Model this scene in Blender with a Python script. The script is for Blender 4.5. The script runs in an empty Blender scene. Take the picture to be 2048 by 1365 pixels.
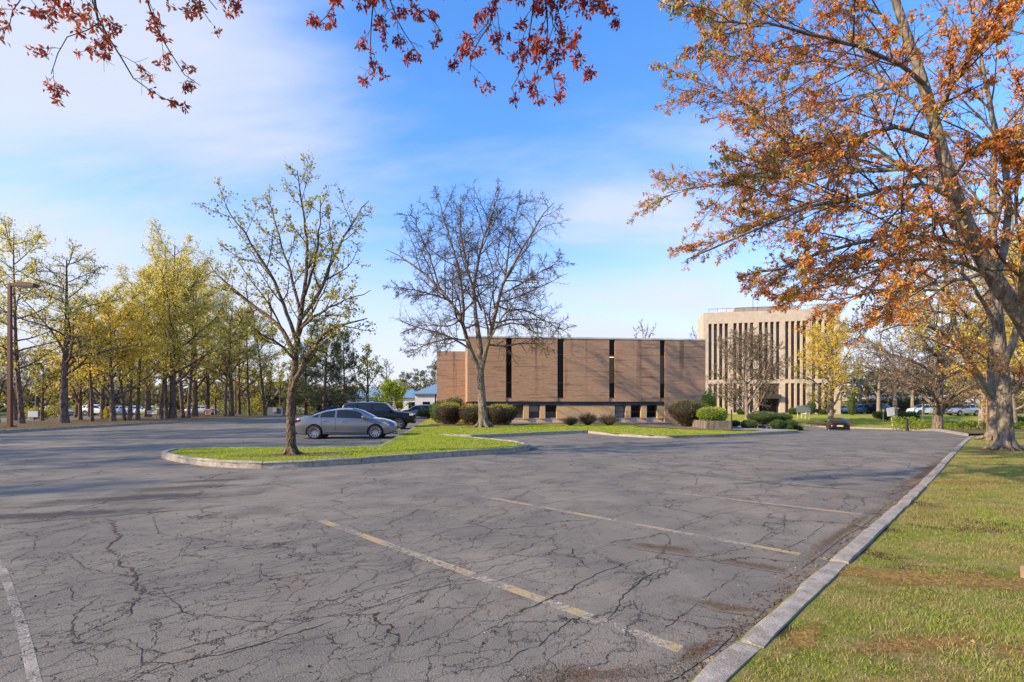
import bpy, bmesh, math, random
import numpy as np
from mathutils import Vector, Matrix
from mathutils.geometry import delaunay_2d_cdt

random.seed(7)
SC = bpy.context.scene
COL = SC.collection
R = math.radians
PI = math.pi

# ------------------------------------------------------------------ camera, sky, sun, exposure
F, HOR, EYE = 1004.0, 811.0, 1.6          # focal length and horizon in photo pixels (2048 wide), eye height in metres
cd = bpy.data.cameras.new('camera'); cam = bpy.data.objects.new('camera', cd); COL.objects.link(cam)
cam.location = (0, 0, EYE); cam.rotation_euler = (R(90), 0, 0)
cd.sensor_width = 36; cd.lens = 36*F/2048; cd.shift_y = (HOR-682.5)/2048
cd.clip_start = 0.05; cd.clip_end = 4000
SC.camera = cam

SUN_EL, SUN_AZ = R(26), R(-112.0)             # azimuth measured from +Y towards +X: the sun stands to the left
sun_dir = Vector((math.sin(SUN_AZ)*math.cos(SUN_EL), math.cos(SUN_AZ)*math.cos(SUN_EL), math.sin(SUN_EL)))
sl = bpy.data.lights.new('sun', 'SUN'); so = bpy.data.objects.new('sun', sl); COL.objects.link(so)
sl.energy = 3.1; sl.angle = R(0.6); sl.color = (1.0, 0.80, 0.56)
so.rotation_euler = (-sun_dir).to_track_quat('-Z', 'Y').to_euler(); so.location = (-40, -16, 30)

SC.view_settings.view_transform = 'Standard'; SC.view_settings.look = 'None'
SC.view_settings.exposure = 1.3; SC.view_settings.gamma = 1.0
SC.view_settings.use_curve_mapping = False

W = bpy.data.worlds.new('World'); SC.world = W; W.use_nodes = True
def build_world():
    nt = W.node_tree; nt.nodes.clear(); N = nt.nodes.new; Lk = nt.links.new
    out = N('ShaderNodeOutputWorld'); bg = N('ShaderNodeBackground'); bg.inputs[1].default_value = 0.15
    sky = N('ShaderNodeTexSky'); sky.sky_type = 'NISHITA'; sky.sun_disc = False
    sky.sun_elevation = SUN_EL; sky.sun_rotation = SUN_AZ; sky.altitude = 0
    sky.air_density = 1.0; sky.dust_density = 0.2; sky.ozone_density = 3.5
    tc = N('ShaderNodeTexCoord')
    sep = N('ShaderNodeSeparateXYZ'); Lk(tc.outputs['Generated'], sep.inputs[0])
    def math_(op, a, b=None, c=None, clamp=False):
        m = N('ShaderNodeMath'); m.operation = op; m.use_clamp = clamp
        for i, v in enumerate((a, b, c)):
            if v is None: continue
            if isinstance(v, (int, float)): m.inputs[i].default_value = v
            else: Lk(v, m.inputs[i])
        return m.outputs[0]
    hs = N('ShaderNodeHueSaturation'); Lk(sky.outputs[0], hs.inputs['Color'])
    hs.inputs['Saturation'].default_value = 1.18; hs.inputs['Value'].default_value = 1.0; hs.inputs['Hue'].default_value = 0.502
    tint = N('ShaderNodeMix'); tint.data_type = 'RGBA'; tint.blend_type = 'MULTIPLY'; tint.inputs['Factor'].default_value = 1; Lk(hs.outputs[0], tint.inputs['A']); tg = N('ShaderNodeMix'); tg.data_type = 'RGBA'; tr_ = N('ShaderNodeMapRange'); Lk(sep.outputs['Z'], tr_.inputs[0]); tr_.inputs[1].default_value = 0.0; tr_.inputs[2].default_value = 0.62; Lk(tr_.outputs[0], tg.inputs['Factor']); tg.inputs['A'].default_value = (1.12, 0.87, 0.96, 1); tg.inputs['B'].default_value = (0.90, 0.98, 1.08, 1); Lk(tg.outputs['Result'], tint.inputs['B'])
    # thin high cloud, projected on a plane overhead so that it stretches towards the horizon
    z = math_('MAXIMUM', sep.outputs['Z'], 0.0)
    zz = math_('ADD', z, 0.18)
    comb = N('ShaderNodeCombineXYZ')
    Lk(math_('DIVIDE', sep.outputs['X'], zz), comb.inputs[0]); Lk(math_('DIVIDE', sep.outputs['Y'], zz), comb.inputs[1])
    mp = N('ShaderNodeMapping'); Lk(comb.outputs[0], mp.inputs[0])
    mp.inputs['Rotation'].default_value = (0, 0, R(35)); mp.inputs['Scale'].default_value = (0.55, 1.7, 1); mp.inputs['Location'].default_value = (3.1, 1.7, 0)
    n1 = N('ShaderNodeTexNoise'); Lk(mp.outputs[0], n1.inputs['Vector'])
    n1.inputs['Scale'].default_value = 0.8; n1.inputs['Detail'].default_value = 9; n1.inputs['Roughness'].default_value = 0.55; n1.inputs['Distortion'].default_value = 0.4
    def blob(d, lo, hi):
        v = Vector(d).normalized(); dp = N('ShaderNodeVectorMath'); dp.operation = 'DOT_PRODUCT'
        Lk(tc.outputs['Generated'], dp.inputs[0]); dp.inputs[1].default_value = v
        mr = N('ShaderNodeMapRange'); mr.interpolation_type = 'SMOOTHSTEP'; Lk(dp.outputs['Value'], mr.inputs[0])
        mr.inputs[1].default_value = lo; mr.inputs[2].default_value = hi
        return mr.outputs[0]
    b1 = blob((-1.0, 1, 0.36), 0.80, 0.985)
    b2 = blob((0.22, 1, 0.17), 0.955, 0.999)
    bias = math_('ADD', math_('MULTIPLY', b1, 0.25), math_('MULTIPLY', b2, 0.20))
    nb = math_('ADD', n1.outputs[0], bias)
    mr = N('ShaderNodeMapRange'); mr.interpolation_type = 'SMOOTHSTEP'; Lk(nb, mr.inputs[0])
    mr.inputs[1].default_value = 0.53; mr.inputs[2].default_value = 0.84; mr.inputs[4].default_value = 0.85
    # whitish veil towards the horizon
    hz = N('ShaderNodeMapRange'); hz.interpolation_type = 'SMOOTHERSTEP'; Lk(z, hz.inputs[0])
    hz.inputs[1].default_value = 0.42; hz.inputs[2].default_value = 0.0; hz.inputs[3].default_value = 0.0; hz.inputs[4].default_value = 0.92
    one = math_('SUBTRACT', 1.0, math_('MULTIPLY', math_('SUBTRACT', 1.0, mr.outputs[0]), math_('SUBTRACT', 1.0, hz.outputs[0])))
    mix = N('ShaderNodeMix'); mix.data_type = 'RGBA'; Lk(one, mix.inputs['Factor'])
    Lk(tint.outputs['Result'], mix.inputs['A']); mix.inputs['B'].default_value = (2.22, 2.32, 2.60, 1)
    Lk(mix.outputs['Result'], bg.inputs[0]); Lk(bg.outputs[0], out.inputs[0])
build_world()

# ------------------------------------------------------------------ helpers
def G(px, py, z=0.0):
    """ground point seen at photo pixel (px, py) on level z"""
    Y = F*(EYE-z)/(py-HOR); return ((px-1024)/F*Y, Y)
def at(px, py, Y):
    return ((px-1024)/F*Y, Y, EYE+(HOR-py)/F*Y)
def sm(t):
    t = np.clip(t, 0, 1); return t*t*(3-2*t)
def gz(x, y):
    """the lot dips towards the driveway at the far right"""
    return -1.15*sm((y-30)/18)*(1-sm((y-60)/20))*sm((x-16)/10)

def tag(o, label=None, cat=None, group=None, kind=None):
    if label: o['label'] = label
    if cat: o['category'] = cat
    if group: o['group'] = group
    if kind: o['kind'] = kind
    return o
def empty(name, loc, rz=0.0, label=None, cat=None, group=None, parent=None, scale=None):
    o = bpy.data.objects.new(name, None); COL.objects.link(o); o.location = loc; o.rotation_euler = (0, 0, rz)
    o.empty_display_size = 0.2
    if parent: o.parent = parent
    if scale: o.scale = (scale,)*3 if isinstance(scale, (int, float)) else scale
    return tag(o, label, cat, group)
def link(name, me, parent=None, loc=None, kind=None):
    o = bpy.data.objects.new(name, me); COL.objects.link(o)
    if parent: o.parent = parent
    if loc is not None: o.location = loc
    if kind: o['kind'] = kind
    return o
CH = {}
def dup(root, loc, rz=0.0, label=None, scale=None, group=None):
    kids = {}
    for o in SC.objects:
        if o.parent: kids.setdefault(o.parent.name, []).append(o)
    def cp(o, par):
        c = o.copy(); COL.objects.link(c)
        if par: c.parent = par
        for k in kids.get(o.name, ()): cp(k, c)
        return c
    r = cp(root, None); r.location = loc; r.rotation_euler = (0, 0, rz)
    if scale: r.scale = (scale,)*3 if isinstance(scale, (int, float)) else scale
    if label: r['label'] = label
    if group: r['group'] = group
    return r

def mesh_np(name, V, quads=None, tris=None, mats=(), mi=None, smooth=False, attr=None):
    me = bpy.data.meshes.new(name)
    V = np.asarray(V, dtype=np.float32)
    parts = []
    if quads is not None and len(quads): parts.append(np.asarray(quads, dtype=np.int32))
    if tris is not None and len(tris): parts.append(np.asarray(tris, dtype=np.int32))
    loops = np.concatenate([p.ravel() for p in parts])
    sizes = np.concatenate([np.full(len(p), p.shape[1], dtype=np.int32) for p in parts])
    starts = np.concatenate([[0], np.cumsum(sizes)[:-1]]).astype(np.int32)
    me.vertices.add(len(V)); me.vertices.foreach_set('co', V.ravel())
    me.loops.add(len(loops)); me.loops.foreach_set('vertex_index', loops)
    me.polygons.add(len(sizes)); me.polygons.foreach_set('loop_start', starts); me.polygons.foreach_set('loop_total', sizes)
    if mi is not None: me.polygons.foreach_set('material_index', np.asarray(mi, dtype=np.int32))
    if smooth: me.polygons.foreach_set('use_smooth', np.ones(len(sizes), dtype=bool))
    for m in mats: me.materials.append(m)
    if attr is not None:
        a = me.attributes.new('tint', 'FLOAT', 'POINT'); a.data.foreach_set('value', np.asarray(attr, dtype=np.float32))
    me.update(calc_edges=True)
    return me

class MB:
    def __init__(s): s.v = []; s.f = []; s.m = []; s.k = 0
    def add(s, vs, fs, mi=0):
        b = len(s.v); s.v += [tuple(v) for v in vs]; s.f += [tuple(i+b for i in f) for f in fs]; s.m += [mi]*len(fs); return s
    def box(s, x0, x1, y0, y1, z0, z1, mi=0, rz=0, c=(0, 0), bev=0.0):
        if bev:
            bm = bmesh.new(); bmesh.ops.create_cube(bm, size=1)
            for v in bm.verts: v.co = ((x0+x1)/2+v.co.x*(x1-x0), (y0+y1)/2+v.co.y*(y1-y0), (z0+z1)/2+v.co.z*(z1-z0))
            bmesh.ops.bevel(bm, geom=bm.edges[:], offset=bev, segments=2, affect='EDGES', profile=0.6)
            bm.verts.index_update(); vs = [v.co.copy() for v in bm.verts]; fs = [[v.index for v in f.verts] for f in bm.faces]; bm.free()
        else:
            vs = [(x, y, z) for z in (z0, z1) for x, y in ((x0, y0), (x1, y0), (x1, y1), (x0, y1))]
            fs = [(3, 2, 1, 0), (4, 5, 6, 7), (0, 1, 5, 4), (1, 2, 6, 5), (2, 3, 7, 6), (3, 0, 4, 7)]
        if rz:
            ca, sa = math.cos(rz), math.sin(rz)
            vs = [(c[0]+(v[0]-c[0])*ca-(v[1]-c[1])*sa, c[1]+(v[0]-c[0])*sa+(v[1]-c[1])*ca, v[2]) for v in vs]
        return s.add(vs, fs, mi)
    def tube(s, pts, rad, n=8, mi=0, cap=True):
        pts = [Vector(p) for p in pts]; m = len(pts)
        if isinstance(rad, (int, float)): rad = [rad]*m
        vs = []; 
        for i, p in enumerate(pts):
            t = (pts[min(i+1, m-1)]-pts[max(i-1, 0)]).normalized()
            ref = Vector((0, 0, 1)) if abs(t.z) < 0.9 else Vector((1, 0, 0))
            u = t.cross(ref).normalized(); w = t.cross(u)
            vs += [p+(u*math.cos(2*PI*k/n)+w*math.sin(2*PI*k/n))*rad[i] for k in range(n)]
        fs = [(i*n+k, i*n+(k+1) % n, (i+1)*n+(k+1) % n, (i+1)*n+k) for i in range(m-1) for k in range(n)]
        if cap: fs += [tuple(range(n))[::-1], tuple((m-1)*n+k for k in range(n))]
        return s.add(vs, fs, mi)
    def lathe(s, prof, n=24, mi=0, axis='z'):
        """prof: list of (radius, height)"""
        vs = []
        for r, h in prof:
            for k in range(n):
                a = 2*PI*k/n
                if axis == 'z': vs.append((r*math.cos(a), r*math.sin(a), h))
                else: vs.append((r*math.cos(a), h, r*math.sin(a)))
        fs = [(i*n+k, i*n+(k+1) % n, (i+1)*n+(k+1) % n, (i+1)*n+k) for i in range(len(prof)-1) for k in range(n)]
        return s.add(vs, fs, mi)
    def prism(s, poly, z0, z1, mi=0):
        n = len(poly)
        vs = [(x, y, z0) for x, y in poly]+[(x, y, z1) for x, y in poly]
        fs = [tuple(range(n))[::-1], tuple(range(n, 2*n))]+[(i, (i+1) % n, n+(i+1) % n, n+i) for i in range(n)]
        return s.add(vs, fs, mi)
    def mesh(s, name, mats, smooth=False, angle=None):
        me = bpy.data.meshes.new(name); me.from_pydata(s.v, [], s.f)
        for m in (mats if isinstance(mats, (list, tuple)) else [mats]): me.materials.append(m)
        me.polygons.foreach_set('material_index', s.m)
        bm = bmesh.new(); bm.from_mesh(me); bmesh.ops.recalc_face_normals(bm, faces=bm.faces); bm.to_mesh(me); bm.free()
        if smooth or angle:
            me.polygons.foreach_set('use_smooth', [True]*len(me.polygons))
            if angle: me.set_sharp_from_angle(angle=R(angle))
        me.update(); return me
    def build(s, name, mats, parent=None, smooth=False, angle=None, loc=None, kind=None):
        return link(name, s.mesh(name, mats, smooth, angle), parent, loc, kind)

# ------------------------------------------------------------------ materials
class NT:
    def __init__(s, name):
        s.m = bpy.data.materials.new(name); s.m.use_nodes = True; s.t = s.m.node_tree; s.t.nodes.clear()
        s.out = s.n('ShaderNodeOutputMaterial'); s.tc = s.n('ShaderNodeTexCoord'); s.co = s.tc.outputs['Object']
    def n(s, t): return s.t.nodes.new(t)
    def l(s, a, b): s.t.links.new(a, b)
    def put(s, sock, v):
        if v is None: return
        if isinstance(v, (int, float)): sock.default_value = v
        elif isinstance(v, (tuple, list)): sock.default_value = tuple(v) if len(sock.default_value) == len(v) else tuple(v)+(1,)
        else: s.l(v, sock)
    def math(s, op, a, b=None, c=None, clamp=False):
        m = s.n('ShaderNodeMath'); m.operation = op; m.use_clamp = clamp
        for i, v in enumerate((a, b, c)): s.put(m.inputs[i], v)
        return m.outputs[0]
    def mix(s, f, a, b, bt='MIX'):
        m = s.n('ShaderNodeMix'); m.data_type = 'RGBA'; m.blend_type = bt
        s.put(m.inputs['Factor'], f); s.put(m.inputs['A'], a); s.put(m.inputs['B'], b); return m.outputs['Result']
    def mapping(s, sc=(1, 1, 1), rot=(0, 0, 0), loc=(0, 0, 0), co=None):
        m = s.n('ShaderNodeMapping'); s.l(co or s.co, m.inputs[0]); m.inputs['Scale'].default_value = sc
        m.inputs['Rotation'].default_value = rot; m.inputs['Location'].default_value = loc; return m.outputs[0]
    def noise(s, scale, detail=4, rough=0.55, co=None, dist=0.0):
        m = s.n('ShaderNodeTexNoise'); s.l(co or s.co, m.inputs['Vector']); m.inputs['Scale'].default_value = scale
        m.inputs['Detail'].default_value = detail; m.inputs['Roughness'].default_value = rough; m.inputs['Distortion'].default_value = dist
        return m.outputs[0]
    def voro(s, scale, co=None, feature='F1', rnd=1.0):
        m = s.n('ShaderNodeTexVoronoi'); s.l(co or s.co, m.inputs['Vector']); m.feature = feature
        m.inputs['Scale'].default_value = scale; m.inputs['Randomness'].default_value = rnd; return m
    def rng(s, v, a, b, c=0.0, d=1.0, smooth=True):
        m = s.n('ShaderNodeMapRange'); m.interpolation_type = 'SMOOTHSTEP' if smooth else 'LINEAR'; s.put(m.inputs[0], v)
        for i, x in enumerate((a, b, c, d)): m.inputs[i+1].default_value = x
        return m.outputs[0]
    def ramp(s, v, stops):
        m = s.n('ShaderNodeValToRGB'); s.put(m.inputs[0], v); e = m.color_ramp.elements
        while len(e) < len(stops): e.new(0.5)
        for x, (p, c) in zip(e, stops): x.position = p; x.color = tuple(c)+(1,)
        return m.outputs[0]
    def bump(s, h, strength=0.4, dist=0.02, base=None):
        b = s.n('ShaderNodeBump'); b.inputs['Strength'].default_value = strength; b.inputs['Distance'].default_value = dist
        s.l(h, b.inputs['Height'])
        if base: s.l(base, b.inputs['Normal'])
        return b.outputs[0]
    def bsdf(s, col, rough=0.8, metal=0.0, spec=0.5, normal=None, coat=None):
        b = s.n('ShaderNodeBsdfPrincipled'); s.put(b.inputs['Base Color'], col); s.put(b.inputs['Roughness'], rough)
        b.inputs['Metallic'].default_value = metal; b.inputs['Specular IOR Level'].default_value = spec
        if normal: s.l(normal, b.inputs['Normal'])
        if coat: b.inputs['Coat Weight'].default_value = coat; b.inputs['Coat Roughness'].default_value = 0.04
        s.l(b.outputs[0], s.out.inputs[0]); s.b = b; return s.m

def mk(name, c1, c2=None, scale=6.0, rough=0.8, bump=0.0, metal=0.0, spec=0.4, detail=5, coat=None, stretch=(1, 1, 1), bscale=None):
    t = NT(name); co = t.mapping(stretch)
    c2 = c2 or tuple(c*0.75 for c in c1)
    n = t.noise(scale, detail, 0.6, co)
    col = t.mix(t.rng(n, 0.3, 0.7), c2, c1)
    nm = t.bump(t.noise(bscale or scale*4, 4, 0.6, co), bump, 0.02) if bump else None
    return t.bsdf(col, rough, metal, spec, nm, coat)

def leafmat(name, stops, trans=0.45, rough=0.6):
    """leaf colour picked by each leaf's own tint value; light passes through the blade"""
    t = NT(name); a = t.n('ShaderNodeAttribute'); a.attribute_name = 'tint'
    col = t.ramp(a.outputs['Fac'], stops)
    d = t.n('ShaderNodeBsdfDiffuse'); t.l(col, d.inputs[0])
    tr = t.n('ShaderNodeBsdfTranslucent'); t.l(col, tr.inputs[0])
    gl = t.n('ShaderNodeBsdfGlossy'); gl.inputs['Roughness'].default_value = 0.5; gl.inputs[0].default_value = (1, 1, 1, 1)
    m = t.n('ShaderNodeMixShader'); m.inputs[0].default_value = trans; t.l(d.outputs[0], m.inputs[1]); t.l(tr.outputs[0], m.inputs[2])
    m2 = t.n('ShaderNodeMixShader'); m2.inputs[0].default_value = 0.025; t.l(m.outputs[0], m2.inputs[1]); t.l(gl.outputs[0], m2.inputs[2])
    t.l(m2.outputs[0], t.out.inputs[0]); return t.m

def barkmat(name, c1, c2, c3, lichen=None, vs=0.28, scale=9, bump=0.7):
    t = NT(name); co = t.mapping((1, 1, vs))
    n = t.noise(scale, 6, 0.65, co, 0.4); big = t.noise(1.3, 3, 0.5)
    col = t.mix(t.rng(n, 0.38, 0.62), c2, c1); col = t.mix(t.rng(big, 0.45, 0.7, 0, 0.6), col, c3)
    if lichen:
        col = t.mix(t.rng(t.noise(14, 4, 0.6), 0.55, 0.66, 0, 0.8), col, lichen)
    v = t.voro(scale*0.9, co, 'DISTANCE_TO_EDGE').outputs['Distance']
    h = t.math('ADD', n, t.rng(v, 0.0, 0.25))
    return t.bsdf(col, 0.92, 0, 0.15, t.bump(h, bump, 0.03))

def asphalt_nodes(t):
    """shared look of the worn asphalt: colour and bump"""
    def warp(co, scale, amp, det):
        w = t.n('ShaderNodeTexNoise'); t.l(t.co, w.inputs['Vector']); w.inputs['Scale'].default_value = scale; w.inputs['Detail'].default_value = det; w.inputs['Roughness'].default_value = .65
        a = t.n('ShaderNodeVectorMath'); a.operation = 'SUBTRACT'; t.l(w.outputs['Color'], a.inputs[0]); a.inputs[1].default_value = (.5, .5, .5)
        b = t.n('ShaderNodeVectorMath'); b.operation = 'SCALE'; t.l(a.outputs[0], b.inputs[0]); b.inputs['Scale'].default_value = amp
        c = t.n('ShaderNodeVectorMath'); c.operation = 'ADD'; t.l(co, c.inputs[0]); t.l(b.outputs[0], c.inputs[1]); return c.outputs[0]
    along = t.mapping((1, 1, 1), (0, 0, R(-45))); wa = warp(warp(along, 0.9, 0.42, 2), 6.0, 0.16, 4)
    v1 = t.voro(1.15, t.mapping((0.40, 1.15, 1), co=wa), 'DISTANCE_TO_EDGE').outputs['Distance']
    v2 = t.voro(2.6, t.mapping((0.62, 1.2, 1), loc=(7.3, 2.1, 0), co=wa), 'DISTANCE_TO_EDGE').outputs['Distance']
    v3 = t.voro(6.5, t.mapping((0.75, 1.1, 1), loc=(1.3, 5.1, 0), co=wa), 'DISTANCE_TO_EDGE').outputs['Distance']
    big = t.noise(0.33, 3, 0.55); mid = t.noise(1.1, 4, 0.6); br = t.noise(2.3, 3, 0.6, t.mapping(loc=(3, 8, 0)))
    c1 = t.math('MULTIPLY', t.rng(v1, 0.0012, 0.0065, 1, 0), t.rng(t.noise(0.7, 2), 0.34, 0.50, .1, .92))
    c2 = t.math('MULTIPLY', t.rng(v2, 0.0025, 0.0125, 1, 0), t.rng(mid, 0.47, 0.60, 0, .85))
    c3 = t.math('MULTIPLY', t.rng(v3, 0.006, 0.030, 1, 0), t.math('MULTIPLY', t.rng(t.noise(0.55, 4, .6, t.mapping(loc=(5, 1, 0))), 0.53, 0.65), t.rng(br, .42, .58, 0, .8)))
    # the worst worn corner of the lot, where the cracks run closest
    vd = t.n('ShaderNodeVectorMath'); vd.operation = 'DISTANCE'; t.l(t.co, vd.inputs[0]); vd.inputs[1].default_value = (-2.6, 4.2, 0)
    worn = t.rng(t.math('ADD', vd.outputs['Value'], t.math('MULTIPLY', t.noise(.8, 3, .6, t.mapping(loc=(4, 4, 4))), 2.5)), 3.0, 6.5, 1, 0)
    c4 = t.math('MULTIPLY', t.math('MAXIMUM', t.rng(v2, 0.002, 0.010, 1, 0), t.math('MULTIPLY', t.rng(v3, .005, .022, 1, 0), t.rng(br, .40, .55))), t.math('MULTIPLY', worn, .85))
    crack = t.math('MAXIMUM', t.math('MAXIMUM', t.math('MAXIMUM', c1, c2), c3), c4)
    halo = t.math('MULTIPLY', t.rng(v1, 0.0, 0.04, 1, 0), 0.14)
    agg = t.noise(110, 3, 0.75); agg2 = t.voro(75).outputs['Distance']; med = t.noise(28, 5, 0.75)
    base = t.mix(t.rng(big, 0.35, 0.68), (0.172, 0.156, 0.121), (0.258, 0.224, 0.168))
    base = t.mix(t.rng(mid, 0.38, 0.70, 0, 0.8), base, (0.106, 0.097, 0.080))
    sc = t.noise(0.9, 6, 0.65, t.mapping((2.2, 0.35, 1), (0, 0, R(38))))
    base = t.mix(t.rng(sc, 0.52, 0.70, 0, 0.5), base, (0.255, 0.222, 0.172))
    base = t.mix(t.rng(t.noise(0.8, 6, 0.7, t.mapping(loc=(9, 4, 0))), 0.57, 0.72, 0, 0.6), base, (0.170, 0.118, 0.076))
    base = t.mix(t.rng(t.noise(1.7, 6, 0.75, t.mapping(loc=(2, 7, 0))), 0.60, 0.70, 0, 0.5), base, (0.075, 0.068, 0.06))
    base = t.mix(t.rng(med, 0.42, 0.70, 0, 0.5), base, (0.105, 0.092, 0.076))
    base = t.mix(t.rng(agg, 0.45, 0.68, 0, 0.75), base, (0.31, 0.28, 0.23))
    base = t.mix(t.rng(agg2, 0.0, 0.32, 0.65, 0), base, (0.062, 0.056, 0.048))
    base = t.mix(halo, base, (0.085, 0.070, 0.054))
    col = t.mix(crack, base, (0.024, 0.019, 0.015))
    h = t.math('SUBTRACT', t.math('MULTIPLY', t.math('ADD', t.math('ADD', agg, med), t.math('MULTIPLY', agg2, 0.9)), 0.45), t.math('MULTIPLY', crack, 1.8))
    return col, h
t = NT('asphalt'); acol, ah = asphalt_nodes(t)
M_ASPH = t.bsdf(acol, 0.86, 0, 0.22, t.bump(ah, 0.55, 0.012))
def paint(name, pc, old, wear):
    t = NT(name); acol, ah = asphalt_nodes(t)
    n = t.noise(26, 6, 0.75); n2 = t.noise(2.2, 3)
    w = t.math('ADD', t.math('MULTIPLY', t.math('ADD', t.math('MULTIPLY', n, .55), t.math('MULTIPLY', t.noise(70, 4, .8), .45)), 0.8), t.math('MULTIPLY', n2, 0.5))
    pcol = t.mix(t.rng(n2, 0.42, 0.58), pc, old)
    col = t.mix(t.rng(w, wear-0.09, wear+0.02), acol, pcol)
    return t.bsdf(col, 0.85, 0, 0.2, t.bump(t.math('ADD', ah, n), 0.5, 0.012))
M_PAINT_Y = paint('worn yellow paint', (0.50, 0.45, 0.36), (0.42, 0.32, 0.16), 0.685)
M_PAINT_W = paint('worn white paint', (0.50, 0.46, 0.40), (0.36, 0.32, 0.26), 0.71)
M_PAINT_F = paint('faded paint', (0.42, 0.37, 0.29), (0.42, 0.30, 0.15), 0.68)

def lawnmat(name, g1, g2, dry, bare, dryness=0.5, bareness=0.62):
    t = NT(name)
    n = t.noise(0.9, 5, 0.6); n2 = t.noise(3.2, 5, 0.65, t.mapping(loc=(5, 3, 1))); f = t.noise(60, 4, 0.7); st = t.noise(24, 3, 0.6, t.mapping((1, 1, 1), (0, 0, .6)))
    col = t.mix(t.rng(f, 0.3, 0.7), g2, g1)
    col = t.mix(t.math('MULTIPLY', t.rng(n2, dryness-0.08, dryness+0.14), t.rng(st, 0.3, 0.6, 0.5, 1)), col, dry)
    col = t.mix(t.rng(n, bareness-0.04, bareness+0.05), col, bare)
    return t.bsdf(col, 0.95, 0, 0.1, t.bump(t.math('ADD', f, t.noise(14, 4)), 0.9, 0.05))
M_LAWN = lawnmat('lawn', (0.24, 0.28, 0.04), (0.16, 0.19, 0.03), (0.36, 0.28, 0.11), (0.085, 0.052, 0.024), 0.48, 0.62)
M_LAWN_B = lawnmat('fresh lawn', (0.34, 0.38, 0.03), (0.24, 0.27, 0.025), (0.42, 0.34, 0.09), (0.20, 0.15, 0.07), 0.50, 0.68)
M_VERGE = lawnmat('verge', (0.10, 0.10, 0.03), (0.13, 0.10, 0.05), (0.20, 0.15, 0.08), (0.13, 0.085, 0.05), 0.42, 0.55)
M_FIELD = lawnmat('field', (0.09, 0.11, 0.035), (0.07, 0.09, 0.03), (0.15, 0.13, 0.06), (0.12, 0.10, 0.06), 0.5, 0.6)
M_BLADE = leafmat('grass blade', [(0, (0.26, 0.15, 0.06)), (0.28, (0.46, 0.35, 0.15)), (0.6, (0.36, 0.36, 0.06)), (1, (0.24, 0.35, 0.03))], 0.4)
M_BLADE_B = leafmat('fresh grass blade', [(0, (0.46, 0.34, 0.12)), (0.3, (0.46, 0.43, 0.07)), (0.7, (0.38, 0.44, 0.03)), (1, (0.28, 0.40, 0.02))], 0.45)
t = NT('concrete kerb'); n = t.noise(7, 5, 0.65); f = t.noise(70, 4, 0.7)
c = t.mix(t.rng(n, 0.3, 0.7), (0.26, 0.225, 0.18), (0.43, 0.385, 0.32)); c = t.mix(t.rng(f, 0.5, 0.72, 0, 0.8), c, (0.10, 0.09, 0.078))
c = t.mix(t.rng(t.noise(3, 5), 0.6, 0.75, 0, 0.6), c, (0.12, 0.115, 0.06))
M_KERB = t.bsdf(c, 0.9, 0, 0.2, t.bump(t.math('ADD', f, t.math('MULTIPLY', n, 1.5)), 0.7, 0.015))
M_MULCH = mk('mulch', (0.20, 0.125, 0.075), (0.10, 0.058, 0.034), 18, 0.95, 0.9)
M_LITTER = mk('leaf litter', (0.33, 0.22, 0.14), (0.14, 0.085, 0.05), 22, 0.95, 0.9)
M_DIRT = mk('dirt', (0.15, 0.10, 0.062), (0.075, 0.05, 0.03), 9, 0.95, 0.7)
M_SIDEWALK = mk('sidewalk', (0.36, 0.33, 0.29), (0.27, 0.25, 0.22), 4, 0.9, 0.3)

BARK_GREY = barkmat('grey bark', (0.27, 0.215, 0.155), (0.10, 0.077, 0.055), (0.21, 0.17, 0.125), (0.29, 0.265, 0.18))
BARK_PEAR = barkmat('lichen bark', (0.19, 0.13, 0.085), (0.06, 0.042, 0.028), (0.12, 0.085, 0.055), (0.24, 0.23, 0.13), 0.6, 12)
BARK_PINE = barkmat('pine bark', (0.22, 0.155, 0.115), (0.075, 0.054, 0.042), (0.16, 0.125, 0.10), None, 0.35, 7, 0.9)
BARK_TWIG = mk('twig bark', (0.115, 0.083, 0.057), (0.065, 0.046, 0.033), 5, 0.9)
BARK_DARK = mk('dark twig bark', (0.085, 0.062, 0.048), (0.05, 0.038, 0.03), 5, 0.9)
BARK_PALE = barkmat('pale bark', (0.36, 0.29, 0.21), (0.19, 0.15, 0.11), (0.30, 0.25, 0.185), None)
BARK_TWIG_L = mk('pale twig bark', (0.20, 0.145, 0.095), (0.12, 0.088, 0.058), 5, 0.9)

L_ORANGE = leafmat('orange maple keys', [(0, (0.48, 0.12, 0.035)), (0.3, (0.72, 0.26, 0.05)), (0.7, (0.76, 0.38, 0.08)), (0.88, (0.62, 0.44, 0.09)), (1, (0.34, 0.38, 0.06))], 0.45)
L_RED = leafmat('red maple keys', [(0, (0.26, 0.025, 0.022)), (0.5, (0.42, 0.06, 0.03)), (1, (0.5, 0.16, 0.05))], 0.4)
L_RUST = leafmat('rusty maple keys', [(0, (0.24, 0.07, 0.03)), (0.5, (0.40, 0.13, 0.045)), (1, (0.5, 0.24, 0.07))], 0.4)
L_YELLOW = leafmat('yellow spring leaves', [(0, (0.56, 0.46, 0.07)), (0.5, (0.77, 0.64, 0.10)), (1, (0.82, 0.70, 0.16))], 0.6)
L_GOLD = leafmat('golden spring leaves', [(0, (0.70, 0.47, 0.05)), (0.5, (0.85, 0.62, 0.07)), (1, (0.86, 0.70, 0.12))], 0.6)
L_SPRING = leafmat('fresh green leaves', [(0, (0.24, 0.22, 0.04)), (0.5, (0.40, 0.37, 0.055)), (1, (0.56, 0.47, 0.09))], 0.5)
L_OAK = leafmat('olive gold spring leaves', [(0, (0.42, 0.40, 0.08)), (0.5, (0.65, 0.58, 0.10)), (1, (0.80, 0.67, 0.13))], 0.6)
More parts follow.
